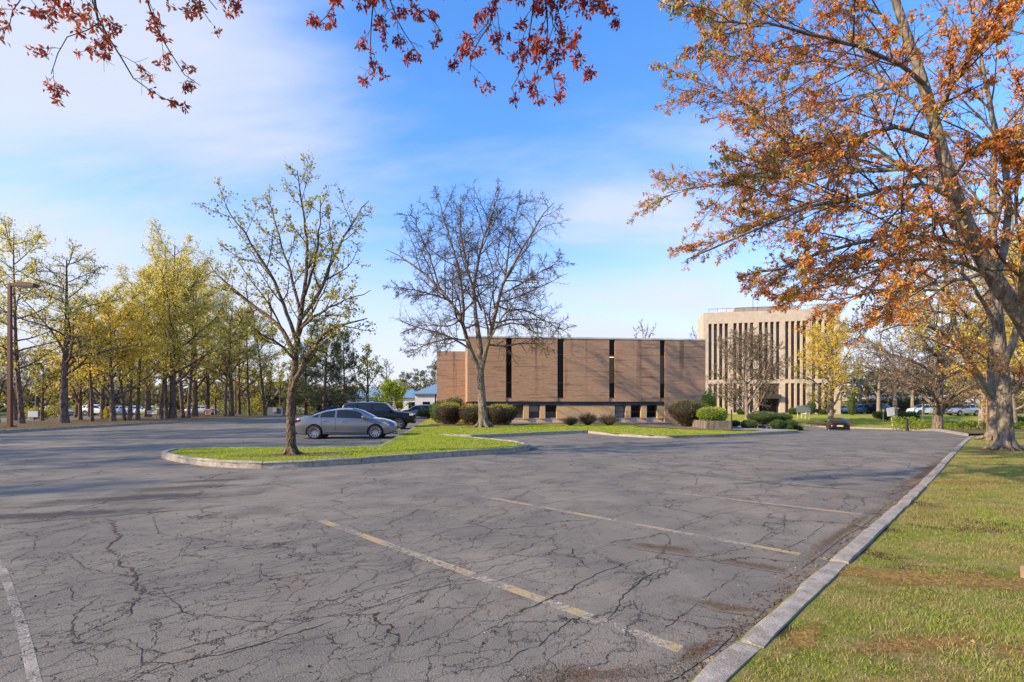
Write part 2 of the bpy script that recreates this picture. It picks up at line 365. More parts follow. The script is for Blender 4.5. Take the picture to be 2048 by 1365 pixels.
L_OLIVE = leafmat('olive needles', [(0, (0.055, 0.065, 0.022)), (0.5, (0.11, 0.12, 0.035)), (1, (0.24, 0.21, 0.06))], 0.3)
L_DARK = leafmat('dark needles', [(0, (0.075, 0.085, 0.04)), (0.6, (0.15, 0.165, 0.06)), (1, (0.32, 0.29, 0.09))], 0.3)
L_BLOSSOM = leafmat('white blossom', [(0, (0.28, 0.30, 0.12)), (0.35, (0.55, 0.52, 0.36)), (1, (0.66, 0.62, 0.52))], 0.4)
L_BRIGHT = leafmat('bright green leaves', [(0, (0.16, 0.25, 0.025)), (0.5, (0.30, 0.42, 0.03)), (1, (0.50, 0.50, 0.06))], 0.5)
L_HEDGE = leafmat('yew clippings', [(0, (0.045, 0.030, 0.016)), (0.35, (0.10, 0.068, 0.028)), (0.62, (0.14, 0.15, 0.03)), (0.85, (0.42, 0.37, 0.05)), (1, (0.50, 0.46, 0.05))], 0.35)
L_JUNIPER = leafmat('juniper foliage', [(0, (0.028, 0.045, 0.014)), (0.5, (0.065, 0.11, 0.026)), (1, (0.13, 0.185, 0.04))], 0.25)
L_BUD = leafmat('pale buds', [(0, (0.26, 0.18, 0.11)), (0.6, (0.34, 0.25, 0.13)), (1, (0.42, 0.36, 0.12))], 0.4)
L_SHRUB = leafmat('twiggy shrub', [(0, (0.10, 0.075, 0.05)), (0.6, (0.17, 0.14, 0.08)), (1, (0.22, 0.22, 0.08))], 0.3)
# ------------------------------------------------------------------ ground
def inside(poly, x, y):
    x = np.asarray(x); y = np.asarray(y); c = np.zeros(x.shape, bool); n = len(poly)
    for i in range(n):
        x0, y0 = poly[i]; x1, y1 = poly[(i+1) % n]
        hit = ((y0 > y) != (y1 > y)) & (x < (x1-x0)*(y-y0)/((y1-y0) if y1 != y0 else 1e-9)+x0)
        c ^= hit
    return c
def resample(pts, step, closed=False):
    pts = [Vector((p[0], p[1], 0)) for p in pts]
    if closed: pts = pts+[pts[0]]
    out = []
    for a, b in zip(pts[:-1], pts[1:]):
        n = max(1, int(round((b-a).length/step)))
        out += [a.lerp(b, i/n) for i in range(n)]
    if not closed: out.append(pts[-1])
    return [(p.x, p.y) for p in out]
def smooth_line(pts, it=2, closed=False):
    for _ in range(it):
        q = []; n = len(pts)
        rngs = range(n) if closed else range(n-1)
        if not closed: q.append(pts[0])
        for i in rngs:
            a, b = pts[i], pts[(i+1) % n]
            q += [(a[0]*.75+b[0]*.25, a[1]*.75+b[1]*.25), (a[0]*.25+b[0]*.75, a[1]*.25+b[1]*.75)]
        if not closed: q.append(pts[-1])
        pts = q
    return pts
def sheet(name, poly, zf, mat, step=1.0, kind='structure', label=None, parent=None):
    b = resample(poly, step, True); n = len(b)
    xs = [p[0] for p in b]; ys = [p[1] for p in b]
    gx, gy = np.meshgrid(np.arange(min(xs), max(xs), step)+step*.5, np.arange(min(ys), max(ys), step)+step*.5)
    gx = gx.ravel(); gy = gy.ravel(); k = inside(b, gx, gy)
    ba = np.array(b); gx, gy = gx[k], gy[k]
    if len(gx):
        d = np.min((gx[:, None]-ba[None, :, 0])**2+(gy[:, None]-ba[None, :, 1])**2, axis=1); k = d > (step*.4)**2; gx, gy = gx[k], gy[k]
    vs = [Vector(p) for p in b]+[Vector((x, y)) for x, y in zip(gx, gy)]
    r = delaunay_2d_cdt(vs, [(i, (i+1) % n) for i in range(n)], [], 1, 1e-4)
    V = [(v.x, v.y, float(zf(v.x, v.y))) for v in r[0]]
    me = bpy.data.meshes.new(name); me.from_pydata(V, [], r[2]); me.materials.append(mat)
    me.polygons.foreach_set('use_smooth', [True]*len(me.polygons))
    bm = bmesh.new(); bm.from_mesh(me)
    for f in bm.faces:
        if f.normal.z < 0: f.normal_flip()
    bm.to_mesh(me); bm.free(); me.update()
    return tag(link(name, me, parent), label, kind=kind)

# kerb lines (metres), each traced once and followed by both the kerb stones and the lawn behind them
RK = [(-2.95, -1.2), (0.0, 1.78)] + [G(1410, 1365), G(1640, 1153), G(1822, 985), G(1930, 880)] + [(22.6, 24.7)]
RK = [(-2.95, -1.2), (1.13, 2.92), (3.02, 4.82), (7.72, 9.55), (15.0, 17.1), (21.4, 23.6), (22.4, 24.5)]
ISL_FRONT = [(-11.2, 16.6), (-10.9, 15.5), (-10.3, 14.9), (-9.3, 14.0), (-8.2, 13.25), (-7.1, 12.75), (-6.3, 12.62), (-5.4, 12.9), (-4.3, 13.55), (-3.3, 14.4), (-2, 15.45), (-0.3, 16.7), (0.35, 17.3), (0.72, 18.1), (0.6, 19.1), (0.1, 20.2)]
ISL_BACK = [(0.1, 20.2), (-1.3, 22.2), (-3.6, 24.9)]
KERB2 = [(-3.6, 24.7), (-1.95, 24.25), (3.2, 28.2), (4.35, 28.9)]
KERB3 = [(4.35, 28.9), (5.3, 26.2), (6.7, 24.6), (7.8, 24.2), (10.4, 25.2), (14.0, 27.3), (16.4, 28.9), (16.9, 29.5), (16.7, 30.2), (15.8, 30.9)]
LOT_KERB = [(-4.72, 17.65), (-9.8, 61.8)]
ISL_TOP = [(-11.2, 16.6), (-10.9, 17.2), (-10.2, 17.45), (-9.3, 17.45), (-4.72, 17.65)]
def LA(x, y): return 0.14 + 0.02*sm((y-27)/10) + gz(x, y)
LAWN_POLY = ISL_FRONT + ISL_BACK[1:-1] + [(-3.2, 24.7)] + KERB2[1:] + KERB3[1:] + [(15.6, 31.5), (17.5, 36), (22, 43), (22, 62)] + [(-9.8, 61.8)] + list(reversed(LOT_KERB))[1:] + list(reversed(ISL_TOP))[1:-1]

# one great ground sheet to the horizon, the lot of asphalt above it
gxs = np.concatenate([[-2500, -700, -250, -120, -70], np.arange(-50, 91, 4.0), [130, 250, 700, 2500]])
gys = np.concatenate([[-2500, -400, -100], np.arange(-24, 125, 4.0), [150, 220, 400, 1000, 3000]])
def gridmesh(name, xs, ys, zf, mat, kind='structure'):
    X, Y = np.meshgrid(xs, ys); V = np.stack([X, Y, zf(X, Y)], -1).reshape(-1, 3); w = len(xs)
    i, j = np.meshgrid(np.arange(len(xs)-1), np.arange(len(ys)-1)); a = (j*w+i).ravel()
    return link(name, mesh_np(name, V, np.stack([a, a+1, a+w+1, a+w], 1), mats=[mat], smooth=True), kind=kind)
gridmesh('ground', gxs, gys, lambda x, y: gz(x, y)-0.10, M_FIELD)
gridmesh('parking_lot', np.arange(-64, 92.1, 2.0), np.arange(-24, 116.1, 2.0), lambda x, y: gz(x, y), M_ASPH)

RIGHT_LAWN = RK + [(26.0, 27.0), (36, 31), (62, 40), (62, -8), (0, -8)]
def RL(x, y):
    # the lawn climbs gently away from the kerb
    d = np.maximum(0, (x-y-(-1.75))*0.7071); return 0.085 + 0.05*np.minimum(d, 8)*0.6 + gz(x, y)
sheet('right_lawn', RIGHT_LAWN, RL, M_LAWN, 0.8)
sheet('island_lawn', LAWN_POLY, LA, M_LAWN_B, 1.0)
VERGE = [(-29.0, -22), (-29.0, 28.5), (-30.6, 45), (-32.6, 72), (-33.0, 78), (-46, 78), (-44, 45), (-43, 20), (-43, -22)]
def VZ(x, y): return 0.15 + 0.0*x
sheet('left_verge', VERGE, VZ, M_VERGE, 1.5)
FAR = [(30, 69), (37.5, 63.5), (43, 57), (46, 47.5), (62, 44.5), (90, 44), (90, 112), (24, 112), (26, 80)]
def FZ(x, y): return 0.12 + gz(x, y)
sheet('far_lawn', FAR, FZ, M_LAWN_B, 2.0)
HISL = [(23.6, 26.2), (34.6, 46.0), (35.4, 47.4), (37.0, 47.6), (44, 41.5), (36, 33.5), (27.5, 27.6)]
sheet('hedge_island', HISL, lambda x, y: 0.10+gz(x, y), M_VERGE, 1.5)
sheet('sidewalk', [(13.9, 27.9), (16.2, 29.2), (16.4, 29.9), (15.3, 31.2), (17.2, 36), (20, 43), (17.5, 43), (14.5, 36), (12.5, 30)], lambda x, y: LA(x, y)+0.012, M_SIDEWALK, 1.0)
FIELD_L = [(-200, 84), (-34, 84), (-14, 108), (20, 118), (20, 220), (-200, 220)]
sheet('far_field', FIELD_L, lambda x, y: 0.05+gz(x, y)*0, M_FIELD, 12.0)

# kerbs: one stone after another
def kerb(name, line, width, zf, height, stone, side=1, jag=0.008, closed=False, mat=None, seed=1, drop=0.06):
    """stones swept along LINE (its lot-side foot); WIDTH to the left (side=1) or right (-1) of travel"""
    rnd = random.Random(seed)
    pts = resample(line, 0.12); P = [Vector((p[0], p[1], 0)) for p in pts]
    n = len(P); cum = [0]
    for a, b in zip(P[:-1], P[1:]): cum.append(cum[-1]+(b-a).length)
    root = empty(name, (0, 0, 0)); root['kind'] = 'structure'
    def pt(s):
        s = min(max(s, 0), cum[-1]); lo = max(0, min(n-2, int(np.searchsorted(cum, s)-1)))
        tt = (s-cum[lo])/max(1e-6, cum[lo+1]-cum[lo]); p = P[lo].lerp(P[lo+1], tt)
        a = P[max(0, lo-3)]; b = P[min(n-1, lo+4)]; d = (b-a).normalized(); return p, Vector((-d.y, d.x, 0))*side
    s = 0.0
    while s < cum[-1]-0.05:
        e = min(cum[-1], s+stone*rnd.uniform(0.85, 1.15))
        if cum[-1]-e < 0.4: e = cum[-1]
        m = max(2, int((e-s)/0.22)); mb = MB(); dz = rnd.uniform(-1, 1)*jag; vs = []
        for i in range(m+1):
            p, nn = pt(s+0.006+(e-s-0.012)*i/m); z0 = zf(p.x, p.y)
            j = rnd.uniform(-1, 1)*jag; j2 = rnd.uniform(-1, 1)*jag*0.7
            end = 0.010 if i in (0, m) else 0
            sec = ((0.0+j*.3, -drop), (0.012+j, height*0.8), (0.03+j, height-0.006-end+dz), (0.055+j, height-end+dz+j2), (width*.6, height-end+dz+rnd.uniform(-1, 1)*jag*.4), (width-0.015+j2, height-0.004-end+dz), (width+j2, -drop))
            vs += [(p.x+nn.x*o, p.y+nn.y*o, z0+h) for o, h in sec]
        k = 7
        fs = [(i*k+q, i*k+q+1, (i+1)*k+q+1, (i+1)*k+q) for i in range(m) for q in range(k-1)]
        fs += [tuple(range(k)), tuple(m*k+q for q in range(k))[::-1]]
        mb.add(vs, fs); mb.build('kerb_stone', mat or M_KERB, root, angle=40)
        s = e
    return root
kz = lambda x, y: float(gz(x, y))
kerb('right_kerb', smooth_line(RK, 1), 0.175, kz, 0.115, 2.1, -1, 0.012, seed=3)
isl = smooth_line(ISL_FRONT, 2)
kerb('island_kerb', isl + ISL_BACK[1:-1] + [(-3.3, 24.75)], 0.17, kz, 0.185, 1.35, 1, 0.008, seed=4)
kerb('island_back_kerb', smooth_line(ISL_TOP, 2), 0.16, kz, 0.15, 1.6, -1, 0.006, seed=5)
kerb('lawn_kerb', KERB2, 0.17, kz, 0.17, 2.4, 1, 0.008, seed=6)
kerb('bed_kerb', smooth_line(KERB3, 2), 0.17, kz, 0.15, 2.2, 1, 0.007, seed=7)
kerb('lot_kerb', LOT_KERB, 0.16, kz, 0.15, 2.4, -1, 0.006, seed=8)
kerb('verge_kerb', [(-29.0, -6), (-29.0, 28.5), (-30.6, 45), (-32.6, 72), (-33.0, 78)], 0.18, kz, 0.17, 3.0, 1, 0.008, seed=9)
kerb('far_kerb', FAR[:6], 0.2, kz, 0.15, 3.0, -1, 0.006, seed=10)
kerb('hedge_kerb', smooth_line(HISL[:4], 1), 0.18, kz, 0.14, 3.0, -1, 0.006, seed=11)

# painted stall lines
def strip(name, line, w, mat, z=0.0016, kind='structure', wob=0.0, taper=False, seed=0):
    rnd = random.Random(seed); pts = [Vector((p[0], p[1], 0)) for p in resample(line, 0.055 if wob else 0.5)]; vs = []
    for i, p in enumerate(pts):
        d = (pts[min(i+1, len(pts)-1)]-pts[max(i-1, 0)]).normalized(); nn = Vector((-d.y, d.x, 0))
        f = i/max(1, len(pts)-1); ww = w*(min(1, 5*f, 5*(1-f))+0.12 if taper else 1)
        o = rnd.gauss(0, wob); ww *= (1+rnd.uniform(-.5, .5)*(wob > 0))
        for sgn in (1, -1):
            q = p+nn*(o+sgn*ww/2); vs.append((q.x, q.y, float(gz(q.x, q.y))+z))
    fs = [(2*i, 2*i+1, 2*i+3, 2*i+2) for i in range(len(pts)-1)]
    mb = MB(); mb.add(vs, fs); o = mb.build(name, mat)
    for pl in o.data.polygons: pass
    if o.data.polygons and o.data.polygons[0].normal.z < 0: o.data.flip_normals()
    o['kind'] = kind; return o
for a, b, m, w in (((640, 1041), (1436, 1326), M_PAINT_Y, 0.115), ((965, 993), (1672, 1122), M_PAINT_Y, 0.105), ((1330, 984), (1752, 1032), M_PAINT_F, 0.12),
                   ((1394, 924), (1823, 957), M_PAINT_F, 0.11), ((1460, 913), (1850, 941), M_PAINT_W, 0.12), ((1515, 904), (1862, 927), M_PAINT_F, 0.11),
                   ((1030, 886), (1130, 892), M_PAINT_W, 0.13), ((1060, 880), (1200, 886), M_PAINT_W, 0.12), ((1090, 875), (1275, 884), M_PAINT_F, 0.12), ((465, 894.5), (600, 896), M_PAINT_W, 0.13),
                   ((50, 884), (82, 885), M_PAINT_F, 0.13), ((85, 871), (108, 869.5), M_PAINT_F, 0.13)):
    strip('parking_line', [G(*a), G(*b)], w, m)
strip('parking_line', [G(-80, 1020), G(6, 1140), G(46, 1260), G(78, 1400)], 0.06, M_PAINT_W)

# the larger open cracks in the asphalt, traced on the ground
M_CRACK = mk('crack filling', (0.042, 0.034, 0.028), (0.02, 0.017, 0.014), 12, 0.95, 0.6)
M_CRACKD = mk('dirt filled crack', (0.12, 0.088, 0.060), (0.035, 0.027, 0.021), 14, 0.95, 0.8)
def zl(sx, ox, oy, *p): return [G(ox+x/sx, oy+y/sx) for x, y in p]
A1 = (2.703, 0, 860); A2 = (2.926, 600, 900); A3 = (2.566, 1250, 860)
cracks = [
 (zl(*A1, (560, 475), (600, 490), (625, 560), (640, 580), (585, 640), (650, 690)), .05, 1), (zl(*A1, (650, 690), (640, 735), (700, 755), (735, 785), (720, 830), (770, 890)), .045, 1), (zl(*A1, (770, 890), (715, 960), (690, 1025)), .02, 0),
 (zl(*A1, (770, 890), (900, 905), (970, 940), (985, 990), (1180, 1010), (1420, 1040), (1640, 1050)), .016, 0),
 (zl(*A1, (700, 1365), (890, 1270), (1060, 1240), (1300, 1190), (1600, 1100), (1860, 1015)), .022, 0), (zl(*A2, (200, 995), (400, 930), (640, 845), (900, 790), (1150, 770), (1300, 720), (1600, 650)), .014, 0),
 (zl(*A1, (-30, 690), (130, 640), (350, 640), (480, 560), (600, 535)), .014, 0), (zl(*A1, (350, 640), (400, 700), (460, 745), (570, 775), (720, 790), (950, 740), (1200, 700), (1500, 660), (1890, 590)), .016, 0),
 (zl(*A1, (10, 760), (90, 690), (190, 650), (180, 610), (260, 570), (400, 520)), .015, 0), (zl(*A1, (10, 970), (150, 920), (390, 850), (390, 930), (560, 890), (700, 840)), .014, 0),
 (zl(*A1, (390, 1170), (390, 1030), (440, 970), (560, 890)), .024, 1), (zl(*A1, (90, 1240), (390, 1170), (640, 1060), (870, 1020), (1180, 945), (1420, 905), (1640, 860)), .013, 0),
 (zl(*A1, (120, 1365), (390, 1210), (660, 1130), (760, 1185), (770, 1260), (900, 1260), (965, 1310), (960, 1365)), .014, 0), (zl(*A1, (1, 480), (160, 420), (300, 400), (460, 380), (600, 350), (720, 330)), .02, 0),
 (zl(*A1, (1, 500), (250, 470), (450, 465), (600, 415), (720, 395)), .018, 0), (zl(*A1, (940, 420), (830, 470), (855, 560), (1040, 600), (1000, 650), (975, 720)), .014, 0),
 (zl(*A1, (1, 168), (330, 172), (530, 178), (880, 160)), .045, 0), (zl(*A1, (60, 140), (480, 100), (900, 40), (1200, 5)), .05, 0), (zl(*A1, (450, 40), (900, 22), (1240, 32), (1640, 45)), .04, 0), (zl(*A1, (1020, 85), (1090, 105), (1100, 118)), .05, 0),
 (zl(*A1, (1370, 215), (1200, 240), (1080, 280)), .05, 0),
 (zl(*A2, (1020, 1360), (1090, 1275), (1220, 1240), (1280, 1185), (1390, 1150), (1600, 985), (1730, 1035), (1900, 950)), .014, 0), (zl(*A2, (1200, 990), (1390, 900), (1560, 830), (1750, 720), (2048, 620)), .02, 0),
 (zl(*A2, (1850, 1030), (1790, 990), (1850, 950), (1870, 880), (1960, 780), (2060, 730)), .022, 0), (zl(*A2, (1590, 560), (1590, 600), (1660, 670), (1720, 710)), .02, 0), (zl(*A2, (0, 690), (330, 620), (640, 560), (900, 460), (1100, 440), (1300, 370)), .012, 0),
 (zl(*A2, (0, 550), (330, 500), (720, 425)), .012, 0), (zl(*A2, (0, 900), (200, 880), (450, 800), (620, 770), (800, 690)), .014, 0), (zl(*A2, (0, 800), (190, 790), (330, 660), (480, 640)), .01, 0),
 (zl(*A2, (1120, 30), (1500, 60), (1750, 85), (2048, 115)), .055, 0), (zl(*A3, (-10, 183), (110, 205), (400, 235), (640, 262), (900, 290), (1390, 322)), .065, 0), (zl(*A3, (100, 480), (330, 470), (460, 420), (700, 370)), .014, 0),
 (zl(*A3, (150, 1060), (330, 930), (440, 830), (610, 740)), .013, 0), (zl(*A3, (0, 840), (110, 750), (280, 690)), .018, 0), (zl(*A3, (740, 650), (930, 560), (1040, 470)), .014, 0), (zl(*A3, (0, 145), (150, 125), (300, 110)), .04, 0),
 (zl(*A3, (640, 600), (800, 500), (960, 430)), .012, 0), (zl(*A3, (280, 330), (420, 345), (700, 380), (1050, 425)), .03, 1),
]
for i, (ln, w, d) in enumerate(cracks):
    o = strip('asphalt_crack', ln, w*(0.36 if w < .03 else 0.5), M_CRACKD if d else M_CRACK, 0.0028, 'stuff', 0.009 if w < .03 else 0.016, True, i)
# a broken pothole with dirt, and dirt patches washed against the kerb
def patch(name, c, rx, ry, rz, mat, z, seed, n=40, zf=None):
    zf = zf or gz
    rnd = random.Random(seed); ph = [rnd.uniform(0, 6.28) for _ in range(6)]; vs = [(c[0], c[1], float(zf(*c))+z)]
    for k in range(n):
        a = 2*PI*k/n; r = 1+sum(0.22/(j+1)*math.sin((j+2)*a+ph[j]) for j in range(6))
        x, y = rx*r*math.cos(a), ry*r*math.sin(a); ca, sa = math.cos(rz), math.sin(rz)
        px_, py_ = c[0]+x*ca-y*sa, c[1]+x*sa+y*ca; vs.append((px_, py_, float(zf(px_, py_))+z))
    mb = MB(); mb.add(vs, [(0, k+1, (k+1) % n+1) for k in range(n)]); o = mb.build(name, mat)
    if o.data.polygons[0].normal.z < 0: o.data.flip_normals()
    a = o.data.attributes.new('tint', 'FLOAT', 'POINT'); a.data.foreach_set('value', [1.0]+[0.0]*n)
    o['kind'] = 'structure'; return o
def stain(name, col, col2, edge=0.55):
    t = NT(name); acol, ah = asphalt_nodes(t); n = t.noise(3.2, 7, 0.75); n2 = t.noise(40, 3, 0.7)
    at_ = t.n('ShaderNodeAttribute'); at_.attribute_name = 'tint'; n = t.math('ADD', n, t.math('MULTIPLY', t.math('SUBTRACT', t.math('POWER', at_.outputs['Fac'], .6), 0.55), 0.75)); d = t.mix(t.rng(n2, .35, .65), col, col2); t.bsdf(t.mix(t.rng(n, edge-0.16, edge+0.24, 0, .9), acol, d), 0.95, 0, 0.1, t.bump(t.math('ADD', ah, n2), 0.7, 0.015)); return t.m
M_STAIN = stain('washed dirt', (0.17, 0.115, 0.07), (0.085, 0.06, 0.042), 0.52)
M_POT = stain('broken asphalt', (0.16, 0.125, 0.095), (0.05, 0.04, 0.033), 0.40)
M_OIL = stain('dark seal', (0.080, 0.076, 0.074), (0.06, 0.057, 0.055), 0.50)
patch('asphalt_pothole', G(432, 961), 0.75, 0.22, R(15), M_POT, 0.0042, 1)
patch('asphalt_pothole', G(366, 976), 0.85, 0.30, R(12), M_POT, 0.0045, 2)
patch('asphalt_stain', G(280, 996), 1.5, 0.55, R(20), M_OIL, 0.0036, 3)
patch('asphalt_stain', G(120, 1030), 1.5, 0.5, R(18), M_OIL, 0.0039, 4)
patch('dirt_patch', G(1520, 1133), 0.6, 0.12, R(-28), M_STAIN, 0.0048, 5)
patch('dirt_patch', G(1330, 1098), 0.7, 0.16, R(-30), M_STAIN, 0.0051, 6)
patch('dirt_patch', G(1455, 1215), 0.35, 0.14, R(-30), M_STAIN, 0.0054, 8)
patch('dirt_patch', G(1180, 1352), 0.5, 0.16, R(10), M_STAIN, 0.0057, 9)
patch('dirt_patch', (1.2, 3.25), 0.4, 0.08, R(45), M_STAIN, 0.0060, 10)
patch('dirt_patch', (4.2, 6.35), 2.2, 0.10, R(45), M_STAIN, 0.0063, 11)
patch('dirt_patch', (10.5, 12.6), 4.6, 0.16, R(45), M_STAIN, 0.0066, 12)

t = NT('moss and bare earth'); n = t.noise(5, 7, .75); n2 = t.noise(30, 4, .7); at_ = t.n('ShaderNodeAttribute'); at_.attribute_name = 'tint'
f_ = t.math('ADD', n, t.math('MULTIPLY', t.math('SUBTRACT', t.math('POWER', at_.outputs['Fac'], .6), .5), .8)); c_ = t.ramp(n2, [(.3, (.10, .055, .028)), (.45, (.30, .16, .06)), (.58, (.38, .27, .06)), (.72, (.46, .34, .18))])
b_ = t.bsdf(c_, .95, 0, .1, t.bump(n2, .9, .03)); tr_ = t.n('ShaderNodeBsdfTransparent'); mx_ = t.n('ShaderNodeMixShader'); t.l(t.rng(f_, .40, .74, 0, .8), mx_.inputs[0]); t.l(tr_.outputs[0], mx_.inputs[1]); t.l(t.b.outputs[0], mx_.inputs[2]); t.l(mx_.outputs[0], t.out.inputs[0]); M_MOSS = t.m
BARE = [(3.75, 4.30, 1.15, .30, -8), (2.55, 3.15, .5, .16, 10), (3.3, 3.0, .5, .15, 0), (8.6, 9.7, 1.1, .28, 0), (1.9, 3.25, .35, .09, 40), (13.2, 14.2, .9, .3, 0), (16.0, 16.2, 1.5, .8, 0)]
for i_, (bx_, by_, ra, rb, an) in enumerate(BARE): patch('bare_patch', (bx_, by_), ra*1.25, rb*1.35, R(an), M_MOSS, .003+.0005*i_, 50+i_, zf=RL)
# grass blades: real blades where the lawn is near, thinning with distance
rg = np.random.default_rng(3)
_perm = rg.random((64, 64))
def vnoise(x, y, s):
    x = x*s; y = y*s; xi = np.floor(x).astype(int); yi = np.floor(y).astype(int); fx = sm(x-xi); fy = sm(y-yi)
    g = lambda a, b: _perm[a % 64, b % 64]
    return (g(xi, yi)*(1-fx)+g(xi+1, yi)*fx)*(1-fy)+(g(xi, yi+1)*(1-fx)+g(xi+1, yi+1)*fx)*fy
def fbm(x, y, s): return 0.5*vnoise(x, y, s)+0.3*vnoise(x+9, y+4, s*2.1)+0.2*vnoise(x+3, y+17, s*4.3)
def blades(name, poly, zf, mat, dens, hmin, hmax, wid, seed, bare=0.62, excl=(), shift=0.0, label=None):
    r = np.random.default_rng(seed); a = np.array(poly); x0, y0 = a.min(0); x1, y1 = a.max(0)
    tot = (x1-x0)*(y1-y0); mx = dens(np.array([1.2]), np.array([2.5])).max()
    xs, ys = [], []
    for yy in np.arange(y0, y1, 1.0):
        cx = np.clip((x0+x1)/2, 0.2, None); d = float(dens(np.array([0.0]), np.array([max(yy, 0.5)])).max())
        lim0, lim1 = max(x0, -1.15*(yy+2)), min(x1, 1.15*(yy+2)+0.5)
        if lim1 <= lim0: continue
        k = int(d*(lim1-lim0)); xs.append(r.uniform(lim0, lim1, k)); ys.append(r.uniform(yy, yy+1, k))
    x = np.concatenate(xs); y = np.concatenate(ys); k = inside(poly, x, y); x, y = x[k], y[k]
    b = fbm(x, y, 0.9); b2 = fbm(x+40, y+11, 0.35); dens_n = 0.55*b+0.45*b2
    k = dens_n < bare+r.uniform(-.07, .07, len(x))
    for (ex, ey, er) in excl: k &= (x-ex)**2+(y-ey)**2 > er*er
    for (bx_, by_, ra, rb, an) in BARE:
        ca, sa = math.cos(R(an)), math.sin(R(an)); dx, dy = x-bx_, y-by_; q = ((dx*ca+dy*sa)/ra)**2+((dy*ca-dx*sa)/rb)**2; k &= (q > .25+1.0*fbm(x, y, 7)) | (r.random(len(x)) < .36)
    x, y, b = x[k], y[k], b[k]; n = len(x); dist = np.maximum(y, 1.5)
    h = r.uniform(hmin, hmax, n)*(0.65+0.9*vnoise(x, y, 2.2)); w = wid*np.maximum(1, dist/7.0)*r.uniform(.7, 1.3, n)
    th = r.uniform(0, 2*PI, n); lean = r.uniform(0.2, 1.25, n)*h; la = r.uniform(0, 2*PI, n); z = zf(x, y)-0.004
    bx, by = np.cos(th)*w/2, np.sin(th)*w/2; mx_, my_ = x+np.cos(la)*lean*.35, y+np.sin(la)*lean*.35
    V = np.stack([np.stack([x-bx, y-by, z], 1), np.stack([x+bx, y+by, z], 1), np.stack([mx_+bx*.7, my_+by*.7, z+h*.65], 1), np.stack([mx_-bx*.7, my_-by*.7, z+h*.65], 1), np.stack([x+np.cos(la)*lean, y+np.sin(la)*lean, z+h], 1)], 1).reshape(-1, 3)
    i = np.arange(n)*5
    tint = np.clip(0.95-1.25*np.clip(fbm(x+5, y+8, 1.9)-0.22, 0, 1)+r.normal(0, .2, n)+shift, 0, 1)
    me = mesh_np(name, V, np.stack([i, i+1, i+2, i+3], 1), np.stack([i+3, i+2, i+4], 1), [mat], attr=np.repeat(tint, 5))
    return tag(link(name, me), label, kind='stuff')
RK_IN = [(p[0]+0.14, p[1]-0.14) for p in RK]
blades('grass', RK_IN+[(62, 24), (62, -1), (2, -1.0)], RL, M_BLADE, lambda x, y: np.interp(y, [0, 2, 5, 9, 16, 26], [0, 6500, 4200, 1900, 600, 180]), 0.010, 0.034, 0.0034, 11, 0.575, [(16.2, 16.5, .8), (11.2, 9.6, .9)], -.13, label='patchy green and straw coloured grass beside the long right kerb')
isl_in = [(-11, 16.7), (-10.3, 15.2), (-8.2, 13.5), (-7, 12.95), (-6.3, 12.82), (-4.3, 13.75), (-2, 15.65), (-0.4, 16.9), (0.5, 18.2), (0, 20), (-3.2, 24.7), (-2, 24.45), (4.2, 29.1), (5.4, 26.4), (6.8, 24.8), (7.8, 24.4), (14, 27.6), (12, 31), (5, 36), (-6.5, 36), (-4.75, 17.65), (-9.5, 17.3)]
blades('grass', isl_in, LA, M_BLADE_B, lambda x, y: np.interp(y, [0, 12, 17, 25, 36], [0, 620, 430, 230, 120]), 0.02, 0.055, 0.006, 12, 0.70, [(-6.5, 14.85, .55), (-1.9, 33, .6)], 0.25, 'fresh bright grass on the kerbed island and the lawn before the brick building')
# crumbs of stone, bark and paper on the lot
def crumbs(name, n, seed, size, mat, region, label):
    r = np.random.default_rng(seed); V = []; Q = []
    x, y = region(r, n); k = 0
    for a, b in zip(x, y):
        s = size*r.uniform(.5, 1.5); pts = [(a+s*r.uniform(.5, 1)*math.cos(q*2.09+r.uniform(-.4, .4)), b+s*r.uniform(.5, 1)*math.sin(q*2.09+r.uniform(-.4, .4)), float(gz(a, b))+0.004) for q in range(3)]
        V += pts+[(a, b, float(gz(a, b))+0.004+s*r.uniform(.5, .9))]; Q += [(k, k+1, k+3), (k+1, k+2, k+3), (k+2, k, k+3)]; k += 4
    return tag(link(name, mesh_np(name, V, None, Q, [mat])), label, kind='stuff')
crumbs('gravel', 420, 5, 0.012, M_CRACK, lambda r, n: (r.uniform(-5, 6, n), r.uniform(2.6, 10, n)), 'dark loose crumbs of asphalt on the lot')
crumbs('gravel', 60, 6, 0.011, mk('pale pebbles', (0.55, 0.52, 0.48)), lambda r, n: (r.uniform(-5, 6, n), r.uniform(2.6, 10, n)), 'pale pebbles scattered on the lot')
def along(r, n):
    t = r.uniform(0, 14, n); o = np.abs(r.normal(0, .10, n))+0.01; return 0.85+t*.7071-o*.7071, 2.72+t*.7071+o*.7071
def litter(name, n, seed, mat, region, zf, label):
    r = np.random.default_rng(seed); x, y = region(r, n); n = len(x); s = r.uniform(.005, .015, n); a = r.uniform(0, 6.28, n); z = zf(x, y)+.006+r.uniform(0, .01, n)
    dx, dy = np.cos(a)*s, np.sin(a)*s; V = np.stack([np.stack([x-dx, y-dy, z], 1), np.stack([x+dy*.5, y-dx*.5, z+r.uniform(0, .012, n)], 1), np.stack([x+dx, y+dy, z+.004], 1), np.stack([x-dy*.5, y+dx*.5, z+r.uniform(0, .012, n)], 1)], 1).reshape(-1, 3); i = np.arange(n)*4
    return tag(link(name, mesh_np(name, V, np.stack([i, i+1, i+2, i+3], 1), mats=[mat], attr=np.repeat(r.random(n), 4))), label, kind='stuff')
L_FALLEN = leafmat('fallen keys', [(0, (.10, .055, .035)), (.5, (.22, .12, .06)), (.9, (.36, .2, .08)), (1, (.5, .36, .18))], .15)
